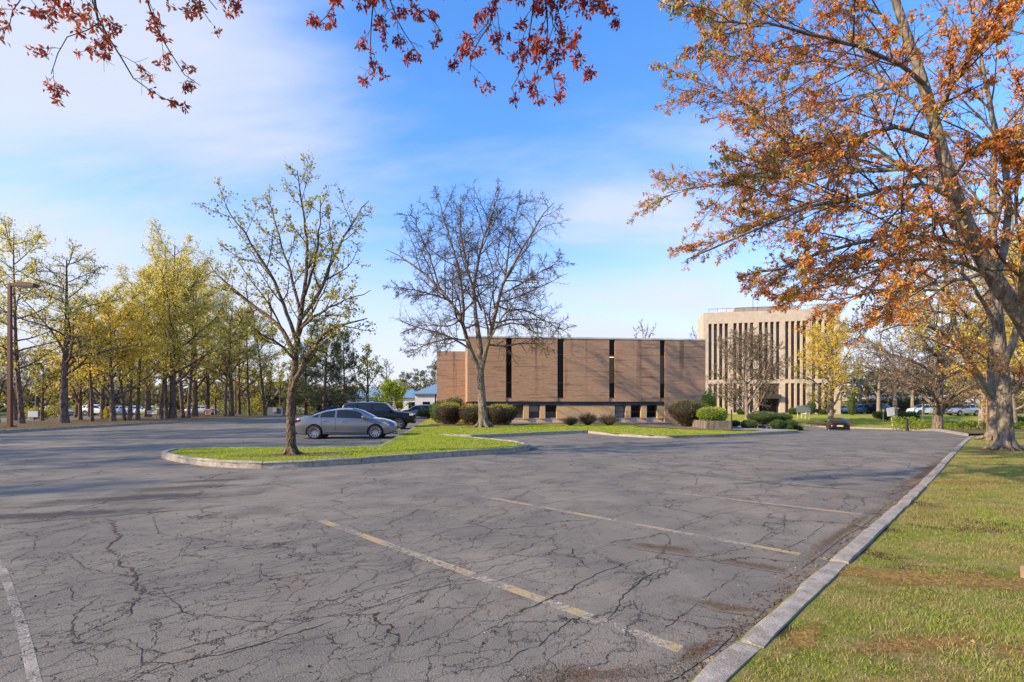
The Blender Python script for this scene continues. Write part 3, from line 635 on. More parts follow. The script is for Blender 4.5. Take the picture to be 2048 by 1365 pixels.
def on_lawn(r, n):
    y = r.uniform(2.4, 22, n)**1.0; return y-1.45+np.abs(r.normal(0, 1.2, n))+.1, y
litter('fallen_leaves', 2600, 31, L_FALLEN, on_lawn, RL, 'small rusty maple keys fallen over the right lawn')
def by_kerb(r, n):
    y = 2.6+20*r.random(n)**1.4; return y-1.86-np.abs(r.normal(0, .35, n)), y
litter('fallen_leaves', 1500, 32, L_FALLEN, by_kerb, lambda x, y: gz(x, y)+0.002, 'small rusty maple keys drifted along the foot of the right kerb')
litter('fallen_leaves', 500, 33, L_FALLEN, lambda r, n: (r.uniform(-7, 8, n), r.uniform(2.5, 14, n)), lambda x, y: gz(x, y)+0.002, 'a few dry maple keys scattered over the open lot')
crumbs('gravel', 900, 7, 0.013, M_MULCH, along, 'brown bark crumbs swept along the foot of the right kerb')
# dirt and litter beds
patch('tree_bed', (-6.35, 14.8), 1.5, 0.55, R(8), M_DIRT, 0.152, 21)
def bed(name, poly, mat, zf, step=0.5, sd=0): return sheet(name, poly, zf, mat, step)
def LZ(o): return lambda x, y: LA(x, y)+o+0.05*(fbm(np.float64(x), np.float64(y), 1.4)-0.3)
# ------------------------------------------------------------------ buildings
def glassmat(name, col, rough=0.06, wave=0.02, spec=0.6):
    t = NT(name); n = t.noise(0.6, 2)
    return t.bsdf(col, rough, 0, spec, t.bump(n, wave, 0.3))
M_GLASS_DK = glassmat('dark window glass', (0.008, 0.008, 0.008), 0.12, 0.02, 0.12)
M_GLASS_T = glassmat('tower glass', (0.075, 0.060, 0.046), 0.12, 0.08, 0.5)
M_GLASS_BLUE = glassmat('grey window glass', (0.17, 0.19, 0.20), 0.15)
M_FRAME_BR = mk('bronze frame', (0.060, 0.045, 0.036), rough=0.5, spec=0.5)
M_STEEL_DK = mk('dark steel', (0.050, 0.058, 0.068), (0.035, 0.040, 0.046), 3, 0.6)
M_COPING = mk('pale coping', (0.62, 0.60, 0.57), (0.50, 0.49, 0.47), 2, 0.6)
M_BASE = mk('pale concrete base', (0.58, 0.49, 0.39), (0.42, 0.35, 0.27), 1.6, 0.9, 0.3)
M_PEBBLE = mk('pebble dash panel', (0.66, 0.46, 0.24), (0.40, 0.26, 0.125), 14, 0.95, 0.8, detail=3)
M_ROOFM = mk('roof membrane', (0.25, 0.25, 0.25), rough=0.9)
M_CONC = mk('stained concrete', (0.25, 0.21, 0.17), (0.085, 0.072, 0.06), 3, 0.95, 0.4, stretch=(2.2, 2.2, 0.25))
def brickmat():
    t = NT('tan brick'); sx = t.n('ShaderNodeSeparateXYZ'); t.l(t.co, sx.inputs[0])
    u = t.math('ADD', sx.outputs[0], sx.outputs[1])
    cb = t.n('ShaderNodeCombineXYZ'); t.l(u, cb.inputs[0]); t.l(sx.outputs[2], cb.inputs[1])
    b = t.n('ShaderNodeTexBrick'); t.l(cb.outputs[0], b.inputs[0]); b.offset = 0.5
    b.inputs['Color1'].default_value = (0.43, 0.27, 0.165, 1); b.inputs['Color2'].default_value = (0.33, 0.20, 0.118, 1); b.inputs['Mortar'].default_value = (0.33, 0.235, 0.17, 1)
    b.inputs['Scale'].default_value = 1; b.inputs['Brick Width'].default_value = 0.30; b.inputs['Row Height'].default_value = 0.10; b.inputs['Mortar Size'].default_value = 0.012; b.inputs['Bias'].default_value = -0.1
    # shadow lines along the courses put into the colour, streaks under the coping, and broad fading
    cr = t.noise(1.0, 4, 0.75, t.mapping((0.30, 0.30, 6.5), co=t.co)); co_ = t.mix(t.rng(cr, 0.53, 0.62, 0, 0.72), b.outputs[0], (0.12, 0.062, 0.042))
    st = t.noise(1.0, 4, 0.6, t.mapping((1.15, 1.15, 0.05), loc=(2.2, 0, 0), co=t.co)); top = t.rng(sx.outputs[2], 1.0, 7.0, 0.25, 1.0, False)
    co_ = t.mix(t.math('MULTIPLY', t.rng(st, 0.56, 0.70, 0, 0.8), top), co_, (0.10, 0.062, 0.05))
    sp = t.noise(5.5, 4, 0.7, t.mapping((1, 1, 2.4), co=t.co)); co_ = t.mix(t.rng(sp, 0.5, 0.75, 0, 0.5), co_, (0.50, 0.32, 0.205))
    fd = t.noise(0.35, 3, co=t.co); co_ = t.mix(t.rng(fd, 0.35, 0.7, 0, 0.4), co_, (0.43, 0.26, 0.165))
    return t.bsdf(co_, 0.93, 0, 0.15, t.bump(b.outputs['Fac'], -0.5, 0.012))
M_BRICK = brickmat()

BX, BY, BA = -3.55, 40.0, R(6)
def bl(px):
    k = (px-1024)/F; return (BY*k-BX)/(math.cos(BA)-k*math.sin(BA))
def bz(px, py):
    return EYE+(HOR-py)*(BY+bl(px)*math.sin(BA))/F
B = empty('brick_building', (BX, BY, 0), BA, 'two storey tan brick building with four tall dark slot windows', 'building')
TOP = 7.02; ZB = 1.90
xs = [0.0] + [bl(p) for p in (1012, 1024, 1115, 1128, 1218.5, 1230, 1320, 1330)] + [bl(1411)]
for i in range(5):
    a, b = xs[2*i], xs[2*i+1]
    mb = MB(); mb.box(a, b, 0, 0.32, ZB if i < 4 else -0.6, TOP)
    mb.build('brick_panel', M_BRICK, B)
mb = MB(); mb.box(0.003, xs[-1]-0.003, 0.36, 15.0, ZB, TOP-0.02); mb.build('brick_wall', M_BRICK, B)
mb = MB(); mb.box(0.3, xs[-1]-0.003, 0.75, 15.0, -0.6, ZB+0.01); mb.build('lower_wall', M_BRICK, B)
mb = MB(); mb.box(-3.05, 7.0, 14.6, 26.0, -0.6, 7.45); mb.build('rear_wing', M_BRICK, B)
mb = MB(); mb.box(-0.05, xs[-1]+0.05, -0.05, 15.05, TOP+0.003, TOP+0.13); mb.build('coping', M_COPING, B)
mb = MB(); mb.box(bl(1010), bl(1075), 5, 9, TOP+0.1, TOP+0.62); mb.build('roof_unit', M_STEEL_DK, B)
M_BLIND = mk('warm blind', (0.20, 0.125, 0.05), rough=0.8)
for i in range(4):
    a, b = xs[2*i+1], xs[2*i+2]; s = (b-a)
    w = MB(); w.box(a+.002, b-.002, 0.20, 0.24, ZB+0.32, TOP-0.02); win = w.build('slot_window', M_FRAME_BR, B)
    for (z0, z1, m) in ((ZB+.36, 3.40, M_GLASS_DK), (3.46, 5.72, [M_GLASS_DK, M_GLASS_DK, M_BLIND, mk('brown blind', (0.15, 0.105, 0.07))][i]), (5.78, TOP-.06, M_GLASS_DK)):
        g = MB(); g.box(a+.03, b-.03, 0.185, 0.197, z0, z1); g.build('pane', m, win)
    g = MB(); g.box(a+.002, b-.002, 0.06, 0.30, ZB+0.0, ZB+0.30); g.build('sill_panel', M_BRICK, B)
    g = MB(); g.box(a+.001, b-.001, 0.02, 0.24, ZB+0.302, ZB+0.335); g.build('window_sill', M_STEEL_DK, B)
# ceiling lamp glimpsed in the third slot
t = NT('lit lamp'); e = t.n('ShaderNodeEmission'); e.inputs[0].default_value = (1, .8, .5, 1); e.inputs[1].default_value = 0.7; t.l(e.outputs[0], t.out.inputs[0])
g = MB(); g.box(xs[5]+.06, xs[6]-.05, 0.165, 0.18, 5.53, 5.59); g.build('lit_lamp', t.m, B)
mb = MB(); mb.box(0.4, xs[8]-.02, 0.16, 0.70, ZB-0.29, ZB-0.004); mb.build('steel_beam', M_STEEL_DK, B)
zs0, zs1 = 0.50, ZB-0.292
wp = [(975, 1047.5), (1058.5, 1081), (1091.5, 1114.5), (1231, 1253.5), (1263.5, 1284.5), (1295.5, 1317)]
edges = [bl(940)] + [bl(p) for q in wp for p in q] + [xs[8]-.02]
for i in range(0, len(edges), 2):
    a, b = edges[i], edges[i+1]
    if b-a > 0.05: mb = MB(); mb.box(a, b, 0.22, 0.748, zs0+.002, zs1); mb.build('pebble_panel', M_PEBBLE, B)
for i, (p, q) in enumerate(wp):
    a, b = bl(p), bl(q)
    w = MB()
    for (x0, x1, z0, z1) in ((a+.002, a+.06, zs0+.06, zs1-.003), (b-.06, b-.002, zs0+.06, zs1-.003), (a+.06, b-.06, zs1-.06, zs1-.003), (a+.06, b-.06, zs0+.06, zs0+.13), (a+.06, b-.06, (zs0+zs1)/2-.02, (zs0+zs1)/2+.03)):
        w.box(x0, x1, 0.56, 0.64, z0, z1)
    win = w.build('window_frame', M_FRAME_BR, B)
    mats = [(M_FRAME_BR, M_FRAME_BR), (M_GLASS_BLUE, M_STEEL_DK), (M_GLASS_DK, M_STEEL_DK), (M_GLASS_BLUE, M_GLASS_BLUE), (M_GLASS_DK, M_GLASS_DK), (M_GLASS_DK, M_GLASS_DK)][i]
    zm = (zs0+zs1)/2
    for (z0, z1, m) in ((zm+.03, zs1-.06, mats[0]), (zs0+.13, zm-.02, mats[1])):
        g = MB(); g.box(a+.06, b-.06, 0.60, 0.615, z0, z1); g.build('pane', m, win)
    s = MB(); s.box(a-.02, b+.02, 0.36, 0.70, zs0+.004, zs0+.058); s.build('window_sill', M_BASE, B)
mb = MB(); mb.box(0.2, xs[8]-.02, 0.40, 0.745, -0.6, zs0); mb.build('concrete_base', M_BASE, B)

# the office block behind
TX, TY, TA = (1407-1024)/F*86, 86.0, R(-13)
def tl(px):
    k = (px-1024)/F; return (TY*k-TX)/(math.cos(TA)-k*math.sin(TA))
M_CREAM = mk('cream concrete', (0.55, 0.455, 0.345), (0.44, 0.36, 0.27), 1.2, 0.9, 0.2)
M_SPAN = mk('bronze spandrel', (0.13, 0.10, 0.075), rough=0.5)
T = empty('office_block', (TX, TY, 0), TA, 'pale concrete office block with tall dark windows between thin fins', 'office building')
tw = tl(1681); TZ = 17.4
mb = MB(); mb.box(0, tw, 0, 8, 15.5, TZ); mb.build('top_fascia', M_CREAM, T)
mb = MB(); mb.box(0.3, tw-.3, 0.9, 8, -0.5, 15.49); mb.build('core', M_SPAN, T)
mb = MB(); mb.box(0.0, 0.296, 0.9, 8, 0.36, 15.49); mb.build('side_wall', M_CREAM, T)
mb = MB(); mb.box(0.02, tw-.02, 0.05, 0.88, 5.25, 5.95); mb.build('spandrel_band', M_CREAM, T)
mb = MB(); mb.box(-.05, tw+.05, -0.1, 0.88, -0.6, 0.35); mb.build('plinth', M_CREAM, T)
pier = [0.4, tl(1461.5), tl(1512.5), tl(1565), tl(1618.5), tw-.4]
for i, x in enumerate(pier):
    h = 0.40 if 0 < i < 5 else 0.4
    mb = MB(); mb.box(x-h, x+h, -0.02, 0.88, 0.352, 5.248); mb.box(x-h, x+h, -0.02, 0.88, 5.952, 15.498); mb.build('pier', M_CREAM, T)
finU = MB(); finU.box(-.15, .15, 0.0, 0.88, 5.952, 15.498); finU = finU.mesh('fin', M_CREAM)
finL = MB(); finL.box(-.15, .15, 0.0, 0.88, 0.352, 5.248); finL = finL.mesh('fin', M_CREAM)
cache = {}
for i in range(5):
    a, b = pier[i]+.42, pier[i+1]-.42
    if i == 0: a -= .02
    cw = (b-a-3*0.34)/4
    for k in range(3):
        x = a+(k+1)*cw+(k+.5)*.34
        link('fin', finU, T, (x, 0, 0))
        if not (i == 2): link('fin', finL, T, (x, 0, 0))
    for k in range(4):
        x = a+k*(cw+.34)
        for (z0, z1, isp) in [(5.97, 8.2, 0), (8.2, 9.15, 1), (9.15, 11.4, 0), (11.4, 12.35, 1), (12.35, 14.6, 0), (14.6, 15.48, 1)] + ([(0.36, 2.3, 0), (2.3, 3.0, 1), (3.0, 5.24, 0)] if i != 2 else [(3.4, 5.24, 0)]):
            key = (round(cw, 3), z0, isp, i, k % 2)
            mb = MB(); yy = 0.70 if isp else 0.66
            mb.box(x+.01, x+cw-.01, yy, yy+.1, z0+.02, z1-.02); mb.build('spandrel_panel' if isp else 'window_pane', M_SPAN if isp else M_GLASS_T, T)
e0, e1 = pier[2]+.42, pier[3]-.42
mb = MB(); mb.box(e0, e1, -0.8, 0.6, 2.7, 3.38); mb.build('entrance_canopy', M_FRAME_BR, T)
mb = MB(); mb.box(e0+.3, e1-.3, 0.7, 0.8, 0.36, 2.69); mb.build('entrance_door', M_GLASS_DK, T)
mb = MB(); mb.box(3.0, 5.2, 2.5, 6, TZ+.01, TZ+1.0); mb.build('roof_unit', M_COPING, T)
mb = MB(); mb.box(5.8, 15.5, 3.6, 7.6, TZ+.01, TZ+1.35); mb.build('penthouse', mk('penthouse cladding', (0.33, 0.27, 0.21)), T)
mb = MB(); mb.box(18.2, 21.2, 2.0, 6, TZ+.01, TZ+1.2); mb.build('penthouse', mk('plant screen', (0.40, 0.35, 0.30)), T)
mb = MB()
for k in range(14): mb.tube([(1.0+k*1.4, 0.8, TZ), (1.0+k*1.4, 0.8, TZ+.75)], 0.03, 5)
mb.tube([(1, .8, TZ+.75), (19.4, .8, TZ+.75)], .035, 5); mb.build('roof_railing', M_STEEL_DK, T)
mb = MB(); mb.tube([(8.5, 3, TZ+1), (8.5, 3, TZ+3.0)], .04, 5); mb.build('antenna', M_STEEL_DK, T)

# low blue roofed buildings far behind, and a long low one at the far right
M_WHITE = mk('white wall', (0.66, 0.62, 0.56), (0.58, 0.55, 0.50), 1, 0.9)
t = NT('blue metal roof'); sx = t.n('ShaderNodeSeparateXYZ'); t.l(t.co, sx.inputs[0]); wv = t.math('FRACT', t.math('MULTIPLY', sx.outputs[0], 1.6))
M_BLUE = t.bsdf(t.mix(t.rng(wv, 0.88, 0.95), (0.17, 0.27, 0.34), (0.10, 0.17, 0.22)), 0.5, 0.0, 0.5)
def low_building(loc, w, d, h, rh, label, inset=4.0, rz=0, roofm=None, wallm=None, win=5):
    o = empty('low_building', loc, rz, label, 'building')
    mb = MB(); mb.box(0, w, 0, d, -0.5, h); mb.build('wall', wallm or M_WHITE, o)
    ov = 0.5; mb = MB()
    mb.add([(-ov, -ov, h+.01), (w+ov, -ov, h+.01), (w+ov, d+ov, h+.01), (-ov, d+ov, h+.01), (-ov, -ov, h+.22), (w+ov, -ov, h+.22), (w+ov, d+ov, h+.22), (-ov, d+ov, h+.22), (inset, d/2-.3, h+rh), (w-inset, d/2-.3, h+rh), (w-inset, d/2+.3, h+rh), (inset, d/2+.3, h+rh)],
           [(0, 1, 2, 3), (0, 1, 5, 4), (1, 2, 6, 5), (2, 3, 7, 6), (3, 0, 4, 7), (4, 5, 9, 8), (5, 6, 10, 9), (6, 7, 11, 10), (7, 4, 8, 11), (8, 9, 10, 11)])
    mb.build('roof', roofm or M_BLUE, o)
    for k in range(win):
        x = w*(k+.5)/win; mb = MB(); mb.box(x-.7, x+.7, -.06, -.005, 0.9, min(2.3, h-.4)); mb.build('window', M_GLASS_DK, o)
    return o
low_building((-19.3, 100, 0), 22, 14, 3.75, 3.4, 'low white building with a blue hipped roof left of the brick building', 5.5)
low_building((-37.5, 112, 0), 16.5, 12, 3.2, 2.4, 'long low blue roofed building behind the evergreens', 2.5, win=6)
M_TAN = mk('tan fascia', (0.50, 0.40, 0.29)); M_BRN = mk('brown wall', (0.15, 0.10, 0.07))
low_building((78, 108, 0.0), 60, 14, 2.6, 1.1, 'long low tan roofed building behind the parked cars at far right', 1.0, R(-6), M_TAN, M_BRN, 12)
# ------------------------------------------------------------------ trees
def norm(v): return v/np.maximum(np.linalg.norm(v, axis=-1, keepdims=True), 1e-9)
def tubes(P, Rr, n):
    """P [B,S,3] points, Rr [B,S] radii -> vertices, quads"""
    Bn, S, _ = P.shape; T = np.empty_like(P); T[:, 1:-1] = P[:, 2:]-P[:, :-2]; T[:, 0] = P[:, 1]-P[:, 0]; T[:, -1] = P[:, -1]-P[:, -2]; T = norm(T)
    d = norm(P[:, -1]-P[:, 0]); ref = np.where(np.abs(d[:, 2:3]) < 0.8, np.array([[0, 0, 1.0]]), np.array([[1.0, 0, 0]]))[:, None, :]
    U = norm(np.cross(T, np.broadcast_to(ref, T.shape))); Wv = np.cross(T, U)
    a = np.arange(n)*2*PI/n
    V = P[:, :, None, :]+Rr[:, :, None, None]*(np.cos(a)[None, None, :, None]*U[:, :, None, :]+np.sin(a)[None, None, :, None]*Wv[:, :, None, :])
    b, s, k = np.meshgrid(np.arange(Bn), np.arange(S-1), np.arange(n), indexing='ij'); base = (b*S+s)*n
    Q = np.stack([base+k, base+(k+1) % n, base+n+(k+1) % n, base+n+k], -1).reshape(-1, 4)
    return V.reshape(-1, 3), Q
def grow(r, P0, D0, L, R0, S, gnarl, trop, tipf=0.25, trop2=None):
    Bn = len(P0); P = np.empty((Bn, S+1, 3)); P[:, 0] = P0; D = norm(D0.copy()); st = (L/S)[:, None]
    for s in range(S):
        up = trop if trop2 is None else trop+(trop2-trop)*s/S
        D = norm(D+r.normal(0, gnarl, (Bn, 3))+np.array([0, 0, up/S*3])); P[:, s+1] = P[:, s]+D*st
    f = np.linspace(1, tipf, S+1)[None, :]
    return P, np.maximum(R0[:, None]*f, 0.002)
def env_limit(P, D, env):
    if env is None: return np.full(len(P), 1e9)
    c, rad = np.array(env[0]), np.array(env[1]); p = (P-c)/rad; d = D/rad
    A = (d*d).sum(1); Bq = 2*(p*d).sum(1); Cq = (p*p).sum(1)-1; disc = Bq*Bq-4*A*Cq
    s = (-Bq+np.sqrt(np.maximum(disc, 0)))/(2*A); return np.where((disc > 0) & (s > 0.15), s, 0.15)
def children(r, P, Rr, n, t0, t1, ang, angv, lratio, shape, rr, rmin, env=None, cap=None, keep=1.0, flat=0.0):
    """spawn n children on each parent polyline"""
    Bn, S1, _ = P.shape; S = S1-1
    t = np.tile((np.arange(n)+.5)/n, (Bn, 1))+r.uniform(-.5, .5, (Bn, n))/n; t = t0+(t1-t0)*t; t = np.clip(t, 0, 0.999)
    q = t*S; i = np.floor(q).astype(int); f = (q-i)[..., None]; bi = np.arange(Bn)[:, None]
    pos = P[bi, i]*(1-f)+P[bi, i+1]*f; tang = norm(P[bi, i+1]-P[bi, i]); pr = Rr[bi, i]*(1-f[..., 0])+Rr[bi, i+1]*f[..., 0]
    plen = np.linalg.norm(np.diff(P, axis=1), axis=2).sum(1)[:, None]
    ref = np.where(np.abs(tang[..., 2:3]) < .9, np.array([0, 0, 1.0]), np.array([1.0, 0, 0])); U = norm(np.cross(tang, ref)); Wv = np.cross(tang, U)
    az = r.uniform(0, 2*PI, (Bn, 1))+np.arange(n)[None, :]*2.4+r.normal(0, .5, (Bn, n)); a = R(1)*(ang+r.normal(0, angv, (Bn, n)))[..., None]
    side = np.cos(az)[..., None]*U+np.sin(az)[..., None]*Wv
    D = norm(np.cos(a)*tang+np.sin(a)*side)
    if flat: D[..., 2] *= (1-flat); D = norm(D)
    L = plen*lratio*(1-shape*t)*r.uniform(.65, 1.2, (Bn, n)); Rc = np.maximum(np.minimum(pr*rr, pr*.95), rmin)
    pos, D, L, Rc = pos.reshape(-1, 3), D.reshape(-1, 3), L.ravel(), Rc.ravel()
    L0 = L; L = np.minimum(L, env_limit(pos, D, env)*r.uniform(.75, 1.05, len(L))); short = L > .4*L0
    if cap: L = np.minimum(L, cap)
    k = (L > 0.06) & short & (r.random(len(L)) < keep)
    return pos[k], D[k], L[k], Rc[k]
def poly_limb(pts, r0, r1, S=12, r=None, wob=0.0):
    """a limb given as points, resampled smoothly"""
    p = np.array(pts, float); 
    for _ in range(2):
        q = [p[0]]
        for a, b in zip(p[:-1], p[1:]): q += [a*.75+b*.25, a*.25+b*.75]
        q.append(p[-1]); p = np.array(q)
    d = np.concatenate([[0], np.cumsum(np.linalg.norm(np.diff(p, axis=0), axis=1))]); u = np.linspace(0, d[-1], S+1)
    P = np.stack([np.interp(u, d, p[:, k]) for k in range(3)], 1)
    if r is not None and wob: P[1:] += r.normal(0, wob, (S, 3))*np.linspace(0.3, 1, S)[:, None]
    return P, np.linspace(1, 0, S+1)**0.8*(r0-r1)+r1
def sample_on(r, P, n, t0=0.0):
    Bn, S1, _ = P.shape; t = t0+(1-t0)*r.random((Bn, n)); q = np.clip(t*(S1-1), 0, S1-1.001); i = np.floor(q).astype(int); f = (q-i)[..., None]; b = np.arange(Bn)[:, None]
    return (P[b, i]*(1-f)+P[b, i+1]*f).reshape(-1, 3), norm((P[b, i+1]-P[b, i]).reshape(-1, 3))
def leaf_quads(r, C, size, aspect=0.6, jit=0.05, droop=0.0, tint=(0.5, .25), sizev=.35, axis=None):
    n = len(C); C = C+r.normal(0, jit, (n, 3)); A = r.normal(0, 1, (n, 3)) if axis is None else axis+r.normal(0, .5, (n, 3)); A[:, 2] -= droop*1.5; A = norm(A)
    Bv = norm(np.cross(A, r.normal(0, 1, (n, 3)))); s = size*(1+r.uniform(-sizev, sizev, n))[:, None]
    Cn = np.cross(A, Bv)*s*0.12
    V = np.stack([C, C+A*s*.5+Bv*s*aspect*.5+Cn, C+A*s, C+A*s*.5-Bv*s*aspect*.5+Cn], 1).reshape(-1, 3); i = np.arange(n)*4
    tv = np.clip(r.normal(tint[0], tint[1], n), 0, 1)
    return V, np.stack([i, i+1, i+2, i+3], 1), np.repeat(tv, 4)
def cat(parts):
    V, Q, k = [], [], 0
    for v, q in parts: V.append(v); Q.append(q+k); k += len(v)
    return np.concatenate(V), np.concatenate(Q)
def catL(parts):
    V, Q, T, k = [], [], [], 0
    for v, q, t in parts: V.append(v); Q.append(q+k); T.append(t); k += len(v)
    return np.concatenate(V), np.concatenate(Q), np.concatenate(T)
def tree_obj(name, loc, label, cat_, group, trunk, twigs, leaves, mats, rz=0, scale=None, leafname='leaves'):
    o = empty(name, loc, rz, label, cat_, group, scale=scale)
    link('trunk', mesh_np('trunk', *cat(trunk), mats=[mats[0]], smooth=True), o)
    if twigs: link('branches', mesh_np('branches', *cat(twigs), mats=[mats[1]], smooth=True), o, kind='stuff')
    if leaves: V, Q, T = catL(leaves); link(leafname, mesh_np(leafname, V, Q, mats=[mats[2]], attr=T), o, kind='stuff')
    return o
def flare(P, Rr, k=1.7, h=0.5):
    """root flare at a trunk's foot"""
    z = P[:, 2]-P[0, 2]; return Rr*(1+(k-1)*np.exp(-np.maximum(z, 0)/h*2.2))
def root_ridges(r, rad, n=6, reach=2.4):
    out = []
    for i in range(n):
        a = 2*PI*i/n+r.uniform(-.3, .3); L = rad*reach*r.uniform(.7, 1.2)
        P = np.array([[[math.cos(a)*rad*.55, math.sin(a)*rad*.55, rad*1.3], [math.cos(a)*rad*1.0, math.sin(a)*rad*1.0, rad*.45], [math.cos(a+.1)*L*.75, math.sin(a+.1)*L*.75, rad*.10], [math.cos(a+.15)*L, math.sin(a+.15)*L, -rad*.15]]])
        out.append(tubes(P, np.array([[rad*.42, rad*.38, rad*.24, rad*.1]]), 7))
    return out

def limb_tree(seed, Y0, base, trunk_pts, limbs, env, lv, name, label, loc_z, mats, leaffn=None, group=None, ridges=6, depth=None, cat_='tree'):
    """a tree whose trunk and limbs follow the given polylines (photo pixel, photo pixel, metres behind the trunk)"""
    r = np.random.default_rng(seed); bx, by = (base-1024)/F*Y0, Y0; o = np.array([bx, by, loc_z])
    def W3(p): return np.array(at(p[0], p[1], Y0+p[2]))-o
    tp, tr0, tr1 = trunk_pts; Pt, Rt = poly_limb([np.array([0, 0, -0.25])]+[W3(p) for p in tp], tr0, tr1, 16); Rt = flare(Pt, Rt, 1.55, tr0*3.2)
    trunk = [tubes(Pt[None], Rt[None], 14)]
    if ridges: trunk += root_ridges(r, tr0*1.15, ridges)
    PL, RL_ = [], []
    for pts, r0, r1 in limbs:
        P, q = poly_limb([W3(p) for p in pts], r0, r1, 14, r, 0.02+0.012*tr0*4); PL.append(P); RL_.append(q)
    PL, RL_ = np.array(PL), np.array(RL_); trunk.append(tubes(PL, RL_, 9))
    twigs = []; levels = [(PL, RL_)]; P, Q = PL, RL_
    for i, d in enumerate(lv):
        c = children(r, P, Q, d['n'], d.get('t0', .12), d.get('t1', 1), d['ang'], d.get('av', 10), d['len'], d.get('shape', .6), d.get('rr', .55), d['rmin'], env, d.get('cap'), d.get('keep', 1.0))
        P, Q = grow(r, *c, d['S'], d['gn'], d.get('trop', 0.05), .3, d.get('trop2')); twigs.append(tubes(P, Q, d.get('sides', 4))); levels.append((P, Q))
    leaves = leaffn(r, levels) if leaffn else None
    return tree_obj(name, (bx, by, loc_z), label, cat_, group, trunk, twigs, leaves, mats)

# ---- the young tree on the kerbed island
def lf_island(r, lv):
    out = []
    for k, n in ((2, 4), (3, 8)):
        C, T = sample_on(r, lv[k][0], n, .3); keep = r.random(len(C)) < .34; C = C[keep]; out.append(leaf_quads(r, C, 0.070, .75, .045, .3, (.55, .25)))
    C, T = sample_on(r, lv[1][0], 3, .3); out.append(leaf_quads(r, C, .07, .7, .06, .2, (.5, .25)))
    return out
limb_tree(21, 14.85, 583, ([(582.5, 880, 0), (581, 830, 0), (582, 785, 0), (588, 755, 0), (592, 700, .1), (600, 640, .1), (608, 590, 0)], .142, .05),
 [([(582, 790, 0), (592, 757, -.2), (606, 728, -.3), (632, 690, -.4), (660, 655, -.5), (700, 645, -.7), (735, 640, -.9)], .085, .012),
  ([(590, 720, 0), (575, 672, .1), (552, 645, .3), (524, 625, .5), (480, 592, .8), (436, 556, 1.0), (415, 520, 1.1)], .075, .010),
  ([(594, 690, 0), (580, 640, -.2), (548, 560, -.4), (505, 490, -.6), (470, 440, -.7), (452, 410, -.7)], .06, .008),
  ([(604, 620, 0), (612, 560, .2), (616, 500, .2), (608, 430, .1), (600, 380, .1), (592, 338, 0)], .06, .008),
  ([(600, 640, 0), (640, 590, .3), (665, 520, .5), (690, 470, .7), (715, 430, .9), (740, 400, 1.0)], .062, .009),
  ([(602, 630, 0), (585, 560, .5), (560, 480, .9), (545, 420, 1.1), (530, 385, 1.2)], .05, .008),
  ([(610, 590, 0), (632, 520, -.6), (640, 450, -1.0), (640, 400, -1.2)], .045, .008),
  ([(598, 660, 0), (640, 625, -.6), (690, 600, -1.2), (740, 585, -1.5)], .045, .008),
  ([(590, 720, 0), (560, 690, -.8), (510, 660, -1.3), (470, 640, -1.5)], .045, .008),
  ([(596, 680, 0), (610, 640, 1.0), (640, 600, 1.6), (660, 540, 2.0)], .045, .008)],
 ((0, 0.2, 5.2), (2.95, 2.7, 4.0)),
 [dict(n=9, ang=42, len=.45, S=6, gn=.10, rmin=.010, rr=.5, trop=.08, t0=.2), dict(n=7, ang=45, len=.48, S=4, gn=.14, rmin=.0065, rr=.55, trop=.08), dict(n=5, ang=48, len=.5, S=3, gn=.16, rmin=.0042, rr=.6, trop=.05, sides=3, cap=.5)],
 'pear_tree', 'young tree with sparse green leaves on the kerbed island beside the grey sedan', 0.14, (BARK_PEAR, BARK_DARK, L_SPRING), lf_island, ridges=5)

